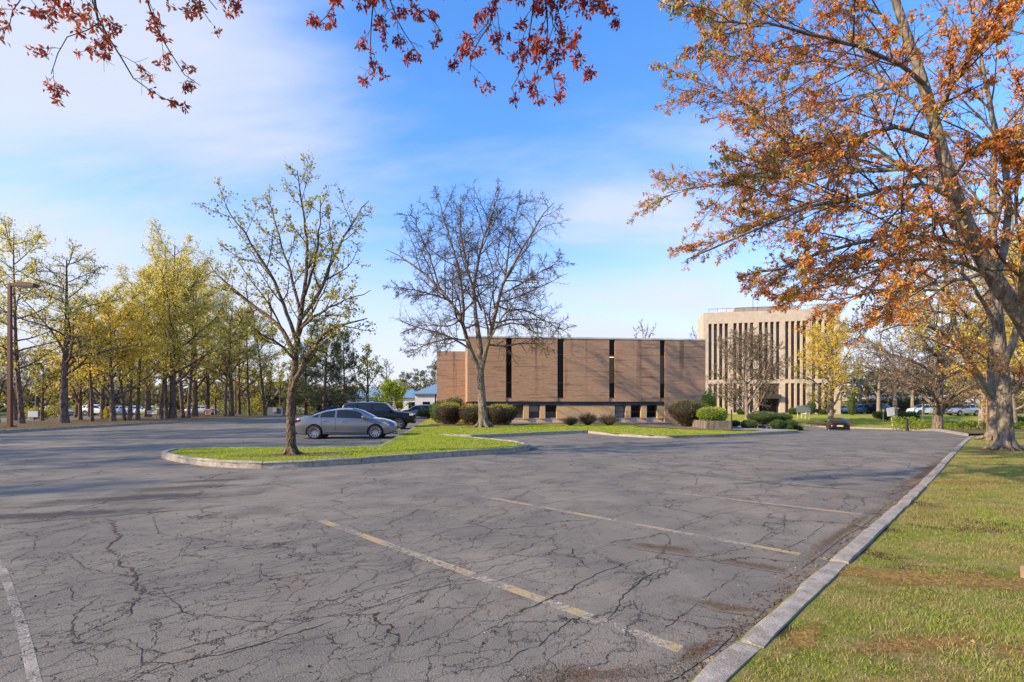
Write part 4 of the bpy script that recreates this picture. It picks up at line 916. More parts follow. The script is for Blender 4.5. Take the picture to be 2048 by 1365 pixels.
# ---- the bare tree before the brick building
def lf_bare(r, lv):
    C, T = sample_on(r, lv[3][0], 1, .5); C = C[r.random(len(C)) < .22]; return [leaf_quads(r, C, .09, .5, .03, .3, (.3, .2))]
limb_tree(33, 33.0, 967, ([(966, 830, 0), (963, 790, 0), (961, 760, 0), (961, 742, 0), (962, 715, 0), (958, 680, 0), (953, 643, 0)], .31, .14),
 [([(961, 750, 0), (947, 712, 0), (938, 695, 0), (926, 645, .3), (915, 622, .5), (884, 582, 1.0), (842, 541, 1.6), (795, 512, 2.0), (772, 500, 2.2)], 0.164, .02),
  ([(955, 660, 0), (948, 605, .2), (947, 570, .3), (960, 505, .3), (973, 460, .3), (990, 410, .2), (1000, 378, .2)], 0.133, .018),
  ([(961, 752, 0), (968, 715, -.3), (981, 668, -.6), (997, 603, -1), (1007, 561, -1.2), (1047, 497, -1.7), (1073, 446, -2.0), (1106, 408, -2.2)], 0.156, .02),
  ([(926, 645, .3), (928, 600, .0), (912, 516, -.8), (896, 463, -1.2), (880, 412, -1.5), (872, 390, -1.6)], 0.094, .015),
  ([(947, 580, .3), (930, 520, 1.0), (920, 450, 1.6), (922, 390, 2.0)], 0.078, .015),
  ([(934, 682, .2), (905, 676, -.6), (883, 680, -1.0), (850, 690, -1.6), (820, 706, -2.0)], 0.066, .012),
  ([(920, 640, .3), (898, 655, 1.2), (865, 650, 2.0), (835, 652, 2.6), (806, 665, 3.0)], 0.062, .012),
  ([(984, 660, -.6), (1012, 648, -1.2), (1040, 646, -1.8), (1064, 662, -2.3), (1090, 684, -2.8), (1112, 712, -3.0)], 0.066, .012),
  ([(995, 612, -1), (1020, 622, -.2), (1048, 618, .3), (1085, 640, .8), (1115, 656, 1.0), (1138, 668, 1.2)], 0.066, .012),
  ([(1000, 590, -1), (1040, 570, -2.2), (1080, 545, -3.0), (1125, 520, -3.6)], 0.070, .012),
  ([(1010, 555, -1.2), (1018, 490, -.4), (1030, 440, .4), (1040, 395, .8)], 0.070, .012),
  ([(900, 602, .8), (868, 590, -.6), (825, 580, -1.8), (785, 575, -2.6)], 0.062, .012),
  ([(962, 500, .3), (985, 450, 1.6), (1010, 410, 2.4), (1045, 385, 3.0)], 0.055, .012),
  ([(880, 580, 1.0), (862, 520, .4), (835, 455, 0), (815, 425, 0)], 0.062, .012),
  ([(963, 620, -.2), (940, 560, -2.2), (925, 500, -3.4), (930, 440, -4.0)], 0.070, .012),
  ([(975, 690, -.4), (1000, 640, -2.6), (1040, 590, -4.0), (1075, 560, -4.6)], 0.062, .012)],
 ((-.3, -.3, 9.2), (7.3, 6.2, 7.3)),
 [dict(n=17, ang=54, av=15, len=.46, S=8, gn=.13, rmin=.020, rr=.5, trop=.03, t0=.15), dict(n=12, ang=50, av=14, len=.48, S=5, gn=.17, rmin=.0125, rr=.55, trop=.0, trop2=-.05), dict(n=8, ang=46, av=15, len=.6, S=4, gn=.2, rmin=.0085, rr=.6, trop=-.08, sides=3, cap=1.0)],
 'bare_tree', 'tall leafless tree with a pale trunk standing before the brick building', 0.15, (BARK_GREY, BARK_TWIG, L_BUD), None, ridges=7)

# ---- the big orange maple whose trunk stands just outside the right edge, and its neighbours
def keys(r, P, n, t0, keep, per=6, size=.085, spread=.045, tint=(.45, .22), gaze=None, tfun=None):
    """hanging bunches of maple keys"""
    C, T = sample_on(r, P, n, t0); C = C[r.random(len(C)) < keep]
    tc = np.clip(r.normal(tint[0], tint[1], len(C)), 0, 1)
    if tfun is not None: tc = tfun(r, C, tc)
    Cr = np.repeat(C, per, 0); out = leaf_quads(r, Cr, size, .42, spread, .55, (0.5, 0.01)); t4 = np.clip(np.repeat(np.repeat(tc, per)+r.normal(0, .08, len(Cr)), 4), 0, 1)
    return (out[0], out[1], t4)
def tip_green(x0, x1):
    def f(r, C, tc):
        g = sm((C[:, 0]-x0)/(x1-x0)); return np.where(r.random(len(C)) < (1-g)*.5, r.uniform(.9, 1, len(C)), tc)
    return f
def lf_m1(r, lv):
    tf = tip_green(-7.6, -5.2)
    return [keys(r, lv[1][0], 7, .3, .34, 13, .070, .026, tfun=tf), keys(r, lv[2][0], 4, .25, .30, 11, .066, .022, tfun=tf), keys(r, lv[3][0], 2, .4, .14, 8, .058, .019, tfun=tf)]
limb_tree(45, 9.6, 2122, ([(2122, 900, 0), (2110, 780, 0), (2076, 690, 0), (2036, 622, 0), (1992, 566, 0), (1958, 506, 0), (1925, 430, 0), (1893, 345, 0), (1870, 250, 0), (1845, 160, 0), (1812, 70, 0), (1785, -20, 0), (1750, -130, 0)], 0.180, .04),
 [([(1880, 282, 0), (1835, 268, -.3), (1790, 250, -.5), (1740, 262, -.7), (1690, 288, -.9), (1600, 290, -1.2), (1500, 330, -1.5)], 0.043, .008),
  ([(1893, 340, 0), (1850, 330, .5), (1760, 345, 1.0), (1650, 330, 1.5), (1540, 240, 2.0), (1470, 190, 2.2), (1390, 160, 2.4)], 0.054, .008),
  ([(1915, 400, 0), (1860, 372, -.6), (1780, 372, -1.1), (1700, 395, -1.5), (1600, 420, -1.9), (1480, 470, -2.3), (1370, 520, -2.6)], 0.050, .008),
  ([(1900, 370, 0), (1830, 345, .8), (1740, 300, 1.4), (1640, 320, 1.8), (1500, 350, 2.4), (1400, 380, 2.8), (1330, 385, 3.0)], 0.050, .008),
  ([(1958, 500, 0), (1890, 478, -.4), (1800, 470, -.8), (1720, 480, -1.0), (1610, 520, -1.4), (1530, 545, -1.6), (1470, 560, -1.7)], 0.050, .008),
  ([(1940, 460, 0), (1860, 425, .6), (1750, 408, 1.2), (1640, 395, 1.7), (1500, 450, 2.2), (1400, 490, 2.6)], 0.047, .008),
  ([(1870, 245, 0), (1820, 200, .4), (1740, 140, .8), (1640, 120, 1.3), (1520, 130, 1.7), (1420, 100, 2.0)], 0.043, .008),
  ([(1850, 170, 0), (1800, 130, -.6), (1720, 90, -1.2), (1600, 60, -1.7), (1500, 40, -2.0), (1410, 45, -2.2)], 0.040, .008),
  ([(1815, 75, 0), (1760, 30, .4), (1680, -20, .8), (1560, -40, 1.3), (1450, -10, 1.6)], 0.036, .008),
  ([(1975, 545, 0), (1920, 560, .8), (1840, 570, 1.4), (1750, 590, 1.9), (1660, 600, 2.4), (1570, 600, 2.8)], 0.040, .008),
  ([(1985, 560, 0), (1910, 515, -.8), (1800, 520, -1.5), (1700, 560, -2.0), (1590, 590, -2.3), (1540, 590, -2.4)], 0.036, .007),
  ([(1990, 565, 0), (2010, 500, .6), (2020, 400, 1.0), (1990, 250, 1.4), (1960, 100, 1.7), (1940, -40, 2.0)], 0.072, .02),
  ([(1870, 245, 0), (1900, 170, -.6), (1960, 90, -1.0), (2010, 20, -1.3), (2060, -60, -1.5)], 0.050, .012),
  ([(1900, 360, 0), (1960, 280, -.8), (2030, 300, -1.2), (2080, 330, -1.5)], 0.043, .01),
  ([(2040, 625, 0), (2050, 520, -.8), (2060, 380, -1.3), (2075, 200, -1.7), (2080, 50, -2.0)], 0.072, .015),
  ([(1845, 160, 0), (1790, 170, 1.2), (1700, 200, 2.2), (1600, 210, 3.0), (1500, 250, 3.6)], 0.036, .008),
  ([(1930, 440, 0), (1850, 450, 1.5), (1740, 500, 2.6), (1640, 540, 3.3), (1540, 560, 3.9)], 0.036, .008)],
 ((-2.7, 0.3, 7.8), (6.7, 6.2, 5.7)),
 [dict(n=19, ang=32, av=11, len=.44, S=7, gn=.05, rmin=.009, rr=.5, trop=-.02, t0=.15), dict(n=9, ang=30, av=11, len=.50, S=5, gn=.06, rmin=.0055, rr=.55, trop=-.02), dict(n=6, ang=40, len=.55, S=3, gn=.13, rmin=.0042, rr=.6, trop=.02, sides=3, cap=.6)],
 'maple_tree', 'leaning maple hung with orange keys whose big limb enters at the right edge', 0.12, (BARK_GREY, BARK_TWIG, L_ORANGE), lf_m1, ridges=6)

def lf_m2(r, lv):
    return [keys(r, lv[1][0], 3, .3, .35, 6, .11, .07, tint=(.42, .22)), keys(r, lv[2][0], 2, .2, .42, 6, .10, .07, tint=(.5, .22)), keys(r, lv[3][0], 2, .3, .20, 5, .095, .06, tint=(.62, .2))]
limb_tree(46, 16.6, 2012, ([(2012, 860, 0), (2009, 800, 0), (2006, 750, 0), (2000, 690, .1), (1992, 600, .2), (1985, 500, .3), (1985, 400, .3), (1990, 280, .3)], 0.206, .06),
 [([(2004, 740, 0), (2025, 690, -.3), (2045, 620, -.5), (2070, 500, -.8), (2085, 350, -1.0)], 0.112, .02),
  ([(2002, 715, 0), (1970, 660, .4), (1930, 630, .8), (1870, 620, 1.2), (1810, 615, 1.6), (1740, 640, 2.0)], 0.068, .012),
  ([(1998, 660, 0), (1960, 590, -.5), (1920, 540, -1.0), (1860, 490, -1.4), (1800, 460, -1.8)], 0.068, .012),
  ([(1990, 580, .2), (1950, 500, .8), (1900, 420, 1.3), (1870, 330, 1.7)], 0.068, .012),
  ([(2006, 752, 0), (1975, 720, -.6), (1950, 700, -1.1), (1920, 690, -1.5), (1885, 700, -1.9)], 0.038, .009),
  ([(2012, 800, 0), (2035, 770, -.2), (2060, 750, -.4), (2100, 720, -.6)], 0.075, .02),
  ([(1986, 480, .3), (2010, 380, -.6), (2030, 280, -1.0), (2050, 180, -1.4)], 0.060, .012),
  ([(1985, 440, .3), (1940, 380, 1.6), (1900, 320, 2.2), (1850, 290, 2.8)], 0.053, .012),
  ([(1995, 620, .2), (1940, 600, 2.0), (1880, 570, 3.0), (1800, 560, 3.8)], 0.053, .012)],
 ((-.6, .3, 6.6), (4.6, 4.4, 5.3)),
 [dict(n=11, ang=42, av=12, len=.40, S=6, gn=.09, rmin=.013, rr=.5, trop=0.0, t0=.2), dict(n=8, ang=42, len=.45, S=4, gn=.11, rmin=.008, rr=.55, trop=-.02), dict(n=4, ang=40, len=.5, S=3, gn=.14, rmin=.0055, rr=.6, sides=3, cap=.7)],
 'maple_tree', 'stout straight maple trunk with flared roots standing on the right lawn', 0.16, (BARK_GREY, BARK_TWIG, L_ORANGE), lf_m2, ridges=8)
limb_tree(47, 21.5, 1986, ([(1986, 850, 0), (1986, 800, 0), (1984, 770, 0), (1982, 700, .1), (1978, 600, .2), (1975, 520, .3)], 0.203, .08),
 [([(1985, 800, 0), (1965, 770, -.3), (1947, 740, -.6), (1925, 700, -.8), (1905, 640, -1.0), (1890, 560, -1.2), (1880, 500, -1.3)], 0.158, .03),
  ([(1980, 650, .1), (2000, 560, .5), (2020, 480, .8), (2030, 400, 1.0)], 0.090, .02),
  ([(1930, 710, -.8), (1890, 670, -1.4), (1850, 650, -2.0), (1800, 650, -2.4), (1750, 670, -2.7)], 0.075, .015),
  ([(1900, 620, -1.0), (1860, 560, 0), (1820, 500, .8), (1790, 450, 1.2)], 0.068, .015),
  ([(1978, 600, .2), (1950, 520, 1.5), (1920, 450, 2.4), (1890, 400, 3)], 0.075, .015),
  ([(1895, 580, -1.2), (1840, 580, -1.8), (1780, 590, -2.2), (1730, 620, -2.4)], 0.053, .012)],
 ((-1.6, .2, 6.6), (5.2, 4.6, 4.7)),
 [dict(n=11, ang=44, len=.42, S=6, gn=.10, rmin=.016, rr=.5, t0=.2), dict(n=8, ang=44, len=.45, S=4, gn=.12, rmin=.010, rr=.55, trop=.0), dict(n=4, ang=42, len=.5, S=3, gn=.15, rmin=.0068, rr=.6, sides=3, cap=.8)],
 'maple_tree', 'forked maple leaning left behind the stout trunk on the right lawn', 0.16, (BARK_GREY, BARK_TWIG_L, L_GOLD), lambda r, lv: [keys(r, lv[2][0], 3, .2, .40, 6, .10, .07, tint=(.5, .25)), keys(r, lv[3][0], 2, .3, .25, 5, .09, .06, tint=(.5, .25))], ridges=7)

# ---- the maple overhead: its trunk stands behind the camera and only its hanging twigs show
def overhead():
    r = np.random.default_rng(58); o = np.array([-4.6, -4.2, 0.0]); Yh = 6.3
    def W3(p): return np.array(at(p[0], p[1], Yh+p[2]))-o
    Pt, Rt = poly_limb([(0, 0, -.3), (0, 0, 1.5), (.1, .2, 3.2), (.2, .5, 5.2), (.3, .8, 8), (.3, 1, 11)], .34, .08, 14); Rt = flare(Pt, Rt, 1.5, 1.0)
    trunk = [tubes(Pt[None], Rt[None], 12)]+root_ridges(r, .38, 6)
    limA = [((.15, .3, 3.9), (-.2, 2.5, 5.6), (-.6, 6, 7.6), (-.7, 9.5, 8.6), (-.2, 11.0, 8.5)), ((.2, .5, 5.0), (2.0, 3.5, 7.0), (4.0, 7.5, 8.2), (5.4, 10.6, 8.3), (6.2, 11.6, 8.0)), ((.2, .5, 4.6), (1.4, 3.2, 6.4), (2.6, 7, 7.9), (3.6, 10, 8.3), (4.2, 11.3, 8.1)), ((.2, .6, 6), (-3, .5, 8), (-5, .4, 9)), ((.2, .6, 6.2), (2.5, -2, 8), (4, -4, 9)), ((.3, .8, 7), (-1, -3, 9), (-2, -5, 10))]
    L = [poly_limb(p, .12, .03, 14) for p in limA]; PL = np.array([p for p, _ in L]); RL_ = np.array([q for _, q in L]); trunk.append(tubes(PL, RL_, 8))
    end = lambda k, f=1.0: PL[k][int(14*f)]
    hang = []
    def H(k, f, pts, r0=.018, r1=.004): hang.append(poly_limb([PL[k][int(14*f)]]+[W3(p) for p in pts], r0, r1, 14, r, .012))
    H(0, .9, [(185, -40, 0), (190, 20, 0), (215, 75, .05), (240, 115, .1), (270, 155, .15), (300, 185, .2), (340, 205, .2)], .022)
    H(0, .9, [(280, -50, .3), (292, 0, .3), (310, 45, .3), (335, 100, .35), (365, 145, .4), (398, 172, .4)], .02)
    H(0, .9, [(190, 20, 0), (205, 52, -.1), (175, 66, -.2), (130, 72, -.25), (108, 115, -.3), (107, 148, -.3)], .012)
    H(0, .95, [(70, -50, -.4), (45, 0, -.4), (28, 25, -.4), (20, 55, -.4)], .012)
    H(0, .95, [(60, -60, .4), (95, -10, .4), (105, 25, .4), (100, 42, .4)], .012)
    H(0, .95, [(350, -60, .2), (385, -10, .2), (405, 22, .2), (418, 40, .2)], .014)
    H(0, 1.0, [(440, -60, .6), (462, -10, .6), (470, 25, .6)], .012)
    H(0, .95, [(150, -60, -.8), (140, 0, -.8), (142, 20, -.8)], .012)
    H(2, .92, [(690, -50, 0), (670, 10, 0), (648, 40, 0), (636, 52, 0)], .014)
    H(2, .92, [(744, -60, .1), (745, 0, .1), (743, 45, .1), (740, 95, .1), (745, 145, .1)], .018)
    H(2, .95, [(765, -60, .2), (778, 0, .2), (800, 50, .2), (820, 85, .2), (835, 110, .2)], .016)
    H(2, .95, [(800, -60, .4), (820, 8, .4), (850, 32, .4), (880, 45, .4), (878, 85, .4)], .014)
    H(1, .85, [(1010, -60, 0), (994, 10, 0), (978, 55, 0), (955, 85, 0), (940, 110, 0), (940, 142, 0)], .018)
    H(1, .85, [(994, 10, 0), (968, 60, .2), (925, 90, .3), (904, 115, .3)], .01)
    H(1, .88, [(1070, -60, .2), (1068, 10, .2), (1062, 70, .2), (1050, 120, .2), (1022, 182, .2)], .018)
    H(1, .92, [(1085, -60, .1), (1092, 20, .1), (1095, 80, .1), (1090, 120, .1), (1105, 150, .1), (1108, 188, .1)], .018)
    H(1, .92, [(1096, 55, .1), (1130, 75, 0), (1150, 85, 0), (1168, 125, 0), (1165, 138, 0)], .01)
    H(1, .95, [(1090, 110, .1), (1070, 145, .2), (1055, 178, .2)], .008)
    H(1, 1.0, [(1165, -60, .3), (1180, 5, .3), (1205, 25, .3), (1238, 32, .3)], .012)
    H(1, .95, [(1140, -60, .5), (1165, 0, .5), (1170, 35, .5)], .01)
    HP = np.array([p for p, _ in hang]); HR = np.array([q for _, q in hang]); tw = [tubes(HP, HR, 6)]
    P, Q = grow(r, *children(r, HP, HR, 9, .32, 1, 48, 14, .17, .45, .5, .0035, cap=.55), 5, .16, -.10, .5); tw.append(tubes(P, Q, 4))
    P2, Q2 = grow(r, *children(r, P, Q, 4, .2, 1, 45, 14, .55, .4, .7, .0028, cap=.28), 3, .2, -.15, .6); tw.append(tubes(P2, Q2, 3))
    # the upper limbs carry twigs of their own, out of the frame
    P3, Q3 = grow(r, *children(r, PL, RL_, 12, .3, 1, 50, 12, .32, .5, .4, .006, cap=2.0), 5, .12, .1, .4); zc = P3[:, :, 2].min(1); yy = P3[:, :, 1].min(1)
    k = zc+EYE*0 > 6.9; P3, Q3 = P3[k], Q3[k]; tw.append(tubes(P3, Q3, 4))
    left = lambda C: C[:, 0] < 1.6
    lv = []
    for PP, n, t0, kp in ((HP, 4, .55, .6), (P, 2, .45, .55), (P2, 1, .8, .62)):
        lv.append(keys(r, PP, n, t0, kp, 14, .066, .021, tint=(.40, .25), tfun=lambda r, C, tc: np.where(C[:, 0] < 2.3, np.clip(tc+.32, 0, 1), tc)))
    lv.append(keys(r, P3, 5, .2, .7, 8, .09, .09, tint=(.45, .25)))
    o_ = tree_obj('maple_tree', tuple(o), 'overhanging maple seen only as hanging twigs of red keys along the top edge', 'tree', None, trunk, tw, lv, (BARK_GREY, BARK_DARK, L_RED))
overhead()

# ---- generic trees, one mesh set of each kind
def auto_tree(seed, H, crown, trunk_r, name, label, loc, mats, kind='round', leaf=None, group=None, cat_='tree', nl=12, t0=.25, ang=48, rmin=(.03, .018, .011), lens=(.55, .45, .5), trop=.12, ns=(8, 6, 4), gn=.1, lean=.02, rz=0, n2keep=1.0, sc=None):
    r = np.random.default_rng(seed); cz, cr, ch = crown
    env = ((0, 0, cz), (cr, cr, ch))
    Pt, Rt = grow(r, np.zeros((1, 3))-[[0, 0, .3]], np.array([[r.normal(0, lean), r.normal(0, lean), 1]]), np.array([H*.93]), np.array([trunk_r]), 14, lean*.8, .05, .12)
    Rt[0] = flare(Pt[0], Rt[0], 1.35, trunk_r*3); trunk = [tubes(Pt, Rt, 12)]
    c = children(r, Pt, Rt, nl, t0, .98, ang, 9, lens[0], .55, .55, rmin[0]*1.6, env); P, Q = grow(r, *c, 9, gn, trop, .2); trunk.append(tubes(P, Q, 7)); lv = [(Pt, Rt), (P, Q)]; tw = []
    for i in range(3):
        c = children(r, P, Q, ns[i], .15, 1, 44, 13, lens[min(i+1, 2)]*.9, .5, .55, rmin[i], env, None if i < 2 else .9, n2keep if i == 2 else 1)
        P, Q = grow(r, *c, (6, 4, 3)[i], gn*1.3, trop*.3, .3); tw.append(tubes(P, Q, (4, 3, 3)[i])); lv.append((P, Q))
    lf = leaf(r, lv) if leaf else None
    return tree_obj(name, loc, label, cat_, group, trunk, tw, lf, mats, rz, sc)
def lf_gen(size, k=1.0, asp=.7, jit=.12, tint=(.5, .25), lv2=3):
    def f(r, lv):
        C, T = sample_on(r, lv[3][0], lv2, .2); C = C[r.random(len(C)) < .6*k]; C2, T = sample_on(r, lv[4][0], 2, .3); C2 = C2[r.random(len(C2)) < .6*k]
        return [leaf_quads(r, C, size, asp, jit, .2, tint), leaf_quads(r, C2, size, asp, jit, .2, tint)]
    return f
def pine(seed, H, t0, cr, name, label, loc, mats, group=None, tr=.26, nb=46, size=.34, dense=1.0, up=0.05, conic=.75):
    r = np.random.default_rng(seed)
    Pt, Rt = grow(r, np.array([[0, 0, -.3]]), np.array([[0, 0, 1.0]]), np.array([H+.3]), np.array([tr]), 14, .012, .05, .12); Rt[0] = flare(Pt[0], Rt[0], 1.3, tr*3)
    c = children(r, Pt, Rt, nb, t0, .985, 82, 10, cr/H*1.15, conic, .32, .02); P, Q = grow(r, *c, 7, .07, up, .25, .25)
    c = children(r, P, Q, 9, .2, 1, 48, 12, .42, .4, .55, .012, keep=.95, flat=.3); P2, Q2 = grow(r, *c, 4, .12, .12, .4)
    k = int(16*dense); C, T = sample_on(r, P2, k, .25); C1, T1 = sample_on(r, P, int(10*dense), .45)
    lv = [leaf_quads(r, C, size, .16, .09, -.25, (.45, .24), .4, T*.7), leaf_quads(r, C1, size, .16, .09, -.2, (.45, .24), .4, T1*.6)]
    return tree_obj(name, loc, label, 'tree', group, [tubes(Pt, Rt, 12)], [tubes(P, Q, 5), tubes(P2, Q2, 3)], lv, mats, leafname='needles')

def vg(px, Y): return ((px-1024)/F*Y, Y, float(VZ(0, 0))+0.02)
GV = 'trees along the left verge'
# tall straight trunked trees on the verge
PN = auto_tree(61, 14.6, (9.4, 5.4, 6.0), .33, 'tall_tree', 'thickest dark trunk on the left verge, right of the lamp post', vg(128, 41), (BARK_PINE, BARK_TWIG_L, L_OAK), leaf=lf_gen(.13, .7, .7, .15, (.55, .25)), group=GV, nl=20, t0=.28, ang=66, lens=(.60, .5, .5), trop=.05, ns=(9, 7, 4), gn=.11, rmin=(.03, .018, .012))
PN2 = auto_tree(62, 16.5, (10.4, 4.2, 6.6), .20, 'tall_tree', 'tall straight tree right beside the brown lamp post', vg(44, 40), (BARK_PINE, BARK_TWIG_L, L_OAK), leaf=lf_gen(.135, 1.0, .75, .17, (.65, .25), 4), group=GV, nl=26, t0=.20, ang=62, lens=(.42, .5, .5), trop=.06, ns=(8, 6, 4), gn=.10, rmin=(.026, .015, .009))
PN3 = auto_tree(63, 17.0, (11.0, 3.6, 6.6), .20, 'tall_tree', 'slim straight trunk at the left of the central verge clump', vg(322, 53), (BARK_PINE, BARK_TWIG_L, L_OAK), leaf=lf_gen(.14, 1.1, .75, .18, (.65, .25), 4), group=GV, nl=26, t0=.22, ang=58, lens=(.40, .5, .5), trop=.06, ns=(8, 6, 4), gn=.10, rmin=(.026, .015, .009))
for px, Y, s, a, src, lb in ((184, 45, .72, 1.2, PN2, 'slim straight trunk between two dark forked trees on the left verge'), (249, 48, .80, 2.2, PN3, 'left one of two close trunks under the golden maple'), (259, 49, .84, 4.0, PN2, 'right one of two close trunks under the golden maple'),
        (276, 50, .90, .6, PN3, 'straight trunk just right of the close pair on the verge'), (333, 54, 1.0, 5.0, PN2, 'dark slim trunk second in the central verge clump'),
        (366, 57, 1.10, 1.7, PN3, 'left of two matching grey trunks in the verge clump'), (376, 58, 1.12, 2.9, PN2, 'right of two matching grey trunks in the verge clump'),
        (451, 66, 1.0, .4, PN3, 'thin dark trunk paired with a thick one near the red sign'), (463, 67, 1.0, 3.3, PN, 'thick trunk right of the small red sign'), (498, 70, .95, 5.2, PN2, 'lone slim trunk before the green shrubs on the verge'), (530, 71, 1.05, 2.1, PN3, 'reddish straight trunk left of the grey utility box')):
    dup(src, vg(px, Y), a, lb, s)
# spring maples
YM = auto_tree(71, 20.5, (13.2, 6.2, 8.2), .34, 'spring_maple', 'tallest yellow leafing maple rising above the verge clump', vg(345, 54.5), (BARK_PINE, BARK_TWIG_L, L_YELLOW), leaf=lf_gen(.15, 1.0, .75, .18, (.65, .25), 4), group=GV, nl=24, t0=.18, ang=48, ns=(9, 7, 4), lens=(.5, .5, .5), rmin=(.026, .015, .009))
GM = auto_tree(72, 10.5, (6.4, 5.2, 4.8), .24, 'spring_maple', 'low golden maple with forked dark limbs on the verge', vg(226, 46), (BARK_PINE, BARK_TWIG_L, L_GOLD), leaf=lf_gen(.16, 1.5, .75, .16, (.65, .25), 4), group=GV, nl=13, t0=.16, ang=46, ns=(9, 7, 4), trop=.08, lens=(.7, .5, .5))
for px, Y, s, a, src, lb in ((160, 50, .8, 2.0, GM, 'dark multi stemmed maple half hidden between straight trunks'), (415, 74, .95, 4.1, YM, 'yellow maple behind the small red sign'), (296, 62, .95, 1.1, YM, 'yellow maple behind the verge trunks left of the clump'), (205, 60, .72, 3.3, YM, 'yellow maple far behind the thickest trunk'), (478, 80, .8, 5.0, YM, 'far yellow maple behind the lone slim trunk'), (390, 66, 1.0, .3, YM, 'second yellow maple behind the two matching grey trunks')):
    dup(src, vg(px, Y), a, lb, s)
# blossoming pears and other small trees behind
BP = auto_tree(73, 8.0, (4.9, 3.4, 3.6), .22, 'blossom_tree', 'white blossoming pear behind the brown lamp post', vg(-6, 44), (BARK_PINE, BARK_DARK, L_BLOSSOM), leaf=lf_gen(.17, 1.25, .8, .14), group='blossoming pears at the left', nl=11, t0=.2, ang=40, ns=(8, 6, 4), cat_='tree')
for px, Y, s, a, lb in ((32, 52, 1.0, 1.0, 'pale blossoming pear between the lamp post and first pine'), (75, 60, 1.1, 2.5, 'white blossoming pear behind the white sign board'), (152, 66, 1.1, 4.0, 'pale blossoming pear behind the thickest pine'), (205, 75, 1.1, 5.2, 'pale blossoming pear far behind the golden maple')):
    dup(BP, vg(px, Y), a, lb, s)
GT = auto_tree(74, 6.5, (4.0, 2.8, 2.9), .16, 'green_tree', 'small lime green tree forking low behind the white sign board', vg(84, 47), (BARK_PINE, BARK_DARK, L_SPRING), leaf=lf_gen(.17, 1.0, .8, .13, (.7, .25)), group='small leafing trees on the left', nl=9, t0=.25, ang=40, ns=(7, 6, 4))
for px, Y, s, a, lb in ((120, 80, 1.3, 1.4, 'small green tree far behind the thickest pine'), (300, 78, 1.2, 2.2, 'small lime green tree behind the pale sign with lettering'), (431, 78, 1.15, 3.1, 'small lime green tree behind the red sign'), (508, 88, 1.2, 4.4, 'small green tree beyond the lone slim pine'), (560, 92, 1.4, 5.2, 'small yellow green tree behind the grey utility box'), (178, 70, 1.2, 1.1, 'lime green small tree between the slim trunk and the golden maple'), (350, 72, 1.35, 2.7, 'lime green small tree behind the tallest yellow maple'), (388, 80, 1.5, 3.9, 'lime green small tree behind the two matching grey trunks'), (470, 92, 1.6, .2, 'lime green small tree far behind the thick trunk'), (540, 84, 1.3, 1.9, 'lime green small tree behind the reddish trunk'), (590, 86, 1.4, 5.9, 'lime green small tree left of the island tree trunk'), (262, 70, 1.2, 4.9, 'lime green small tree behind the close pair of trunks'), (18, 74, 1.3, 3.3, 'lime green small tree far behind the brown lamp post'), (735, 84, 1.75, .7, 'loose leafing tree between the evergreens and the bright round tree')):
    dup(GT, vg(px, Y), a, lb, s)
# more verge trees nearer than the frame: only their shade and outermost twigs reach the picture
for px_x, Y, s, a, src, lb in ((-33.5, 26.5, .80, 1.0, PN, 'verge tree whose twigs reach in at the left edge'), (-35, 17.5, .95, 2.6, PN2, None), (-34.5, 22.0, .9, .8, PN3, None), (-33.0, 11.0, .72, 3.7, YM, None), (-35.0, 5.0, .85, .2, PN2, None), (-33.0, 0.5, .8, 4.5, PN3, None)):
    dup(src, (px_x, Y, .17), a, lb or 'tree standing beyond the left edge of the view', s, None if lb else 'trees beyond the left edge')

# the evergreens, the round bright tree and others left of the brick building
EV = pine(81, 14.0, .12, 4.6, 'evergreen_tree', 'broad dark evergreen right behind the island tree', ((648-1024)/F*78, 78, 0), (BARK_PINE, BARK_DARK, L_DARK), 'evergreens behind the parked cars', .34, 54, .55, 1.0, .02, .6)
dup(EV, ((690-1024)/F*82, 82, 0), 2.0, 'narrower dark evergreen right of the broad one', (.62, .62, .98))
dup(EV, ((612-1024)/F*84, 84, 0), 4.0, 'dark evergreen half hidden by the island tree trunk', (.8, .8, .85))
RB = auto_tree(82, 4.6, (2.55, 2.7, 2.1), .10, 'round_tree', 'round bright green small tree behind the black off-roader', ((782-1024)/F*58, 58, 0), (BARK_PINE, BARK_DARK, L_BRIGHT), leaf=lf_gen(.15, 1.7, .8, .14, (.5, .25), 5), nl=22, t0=.06, ang=58, lens=(.95, .5, .5), ns=(7, 6, 4), rmin=(.015, .01, .007))
BT = auto_tree(83, 9.5, (6.0, 4.6, 4.2), .24, 'bare_tree', 'wide bare tree behind the round bright tree', ((775-1024)/F*88, 88, 0), (BARK_PINE, BARK_TWIG, L_BUD), leaf=lf_gen(.16, .25, .5, .1), nl=12, t0=.2, ang=52, trop=.05, gn=.13, rmin=(.035, .022, .016))
for px, Y, s, a, lb in ((812, 140, .75, 1.0, 'leftmost of three far pines left of the brick building'), (843, 150, .85, 2.0, 'middle one of three far pines above the blue roof'), (878, 140, .95, 3.0, 'far pine touching the brick wing above the blue roof')):
    dup(EV, ((px-1024)/F*Y, Y, 0), a, lb, s)
dup(BT, ((1285-1024)/F*105, 105, 0), 2.0, 'bare treetop showing above the brick building roof', (1.2, 1.2, 1.95))
dup(BT, ((1395-1024)/F*100, 100, 0), 1.0, 'pale bare tree at the left corner of the office block', (.85, .85, 1.75))

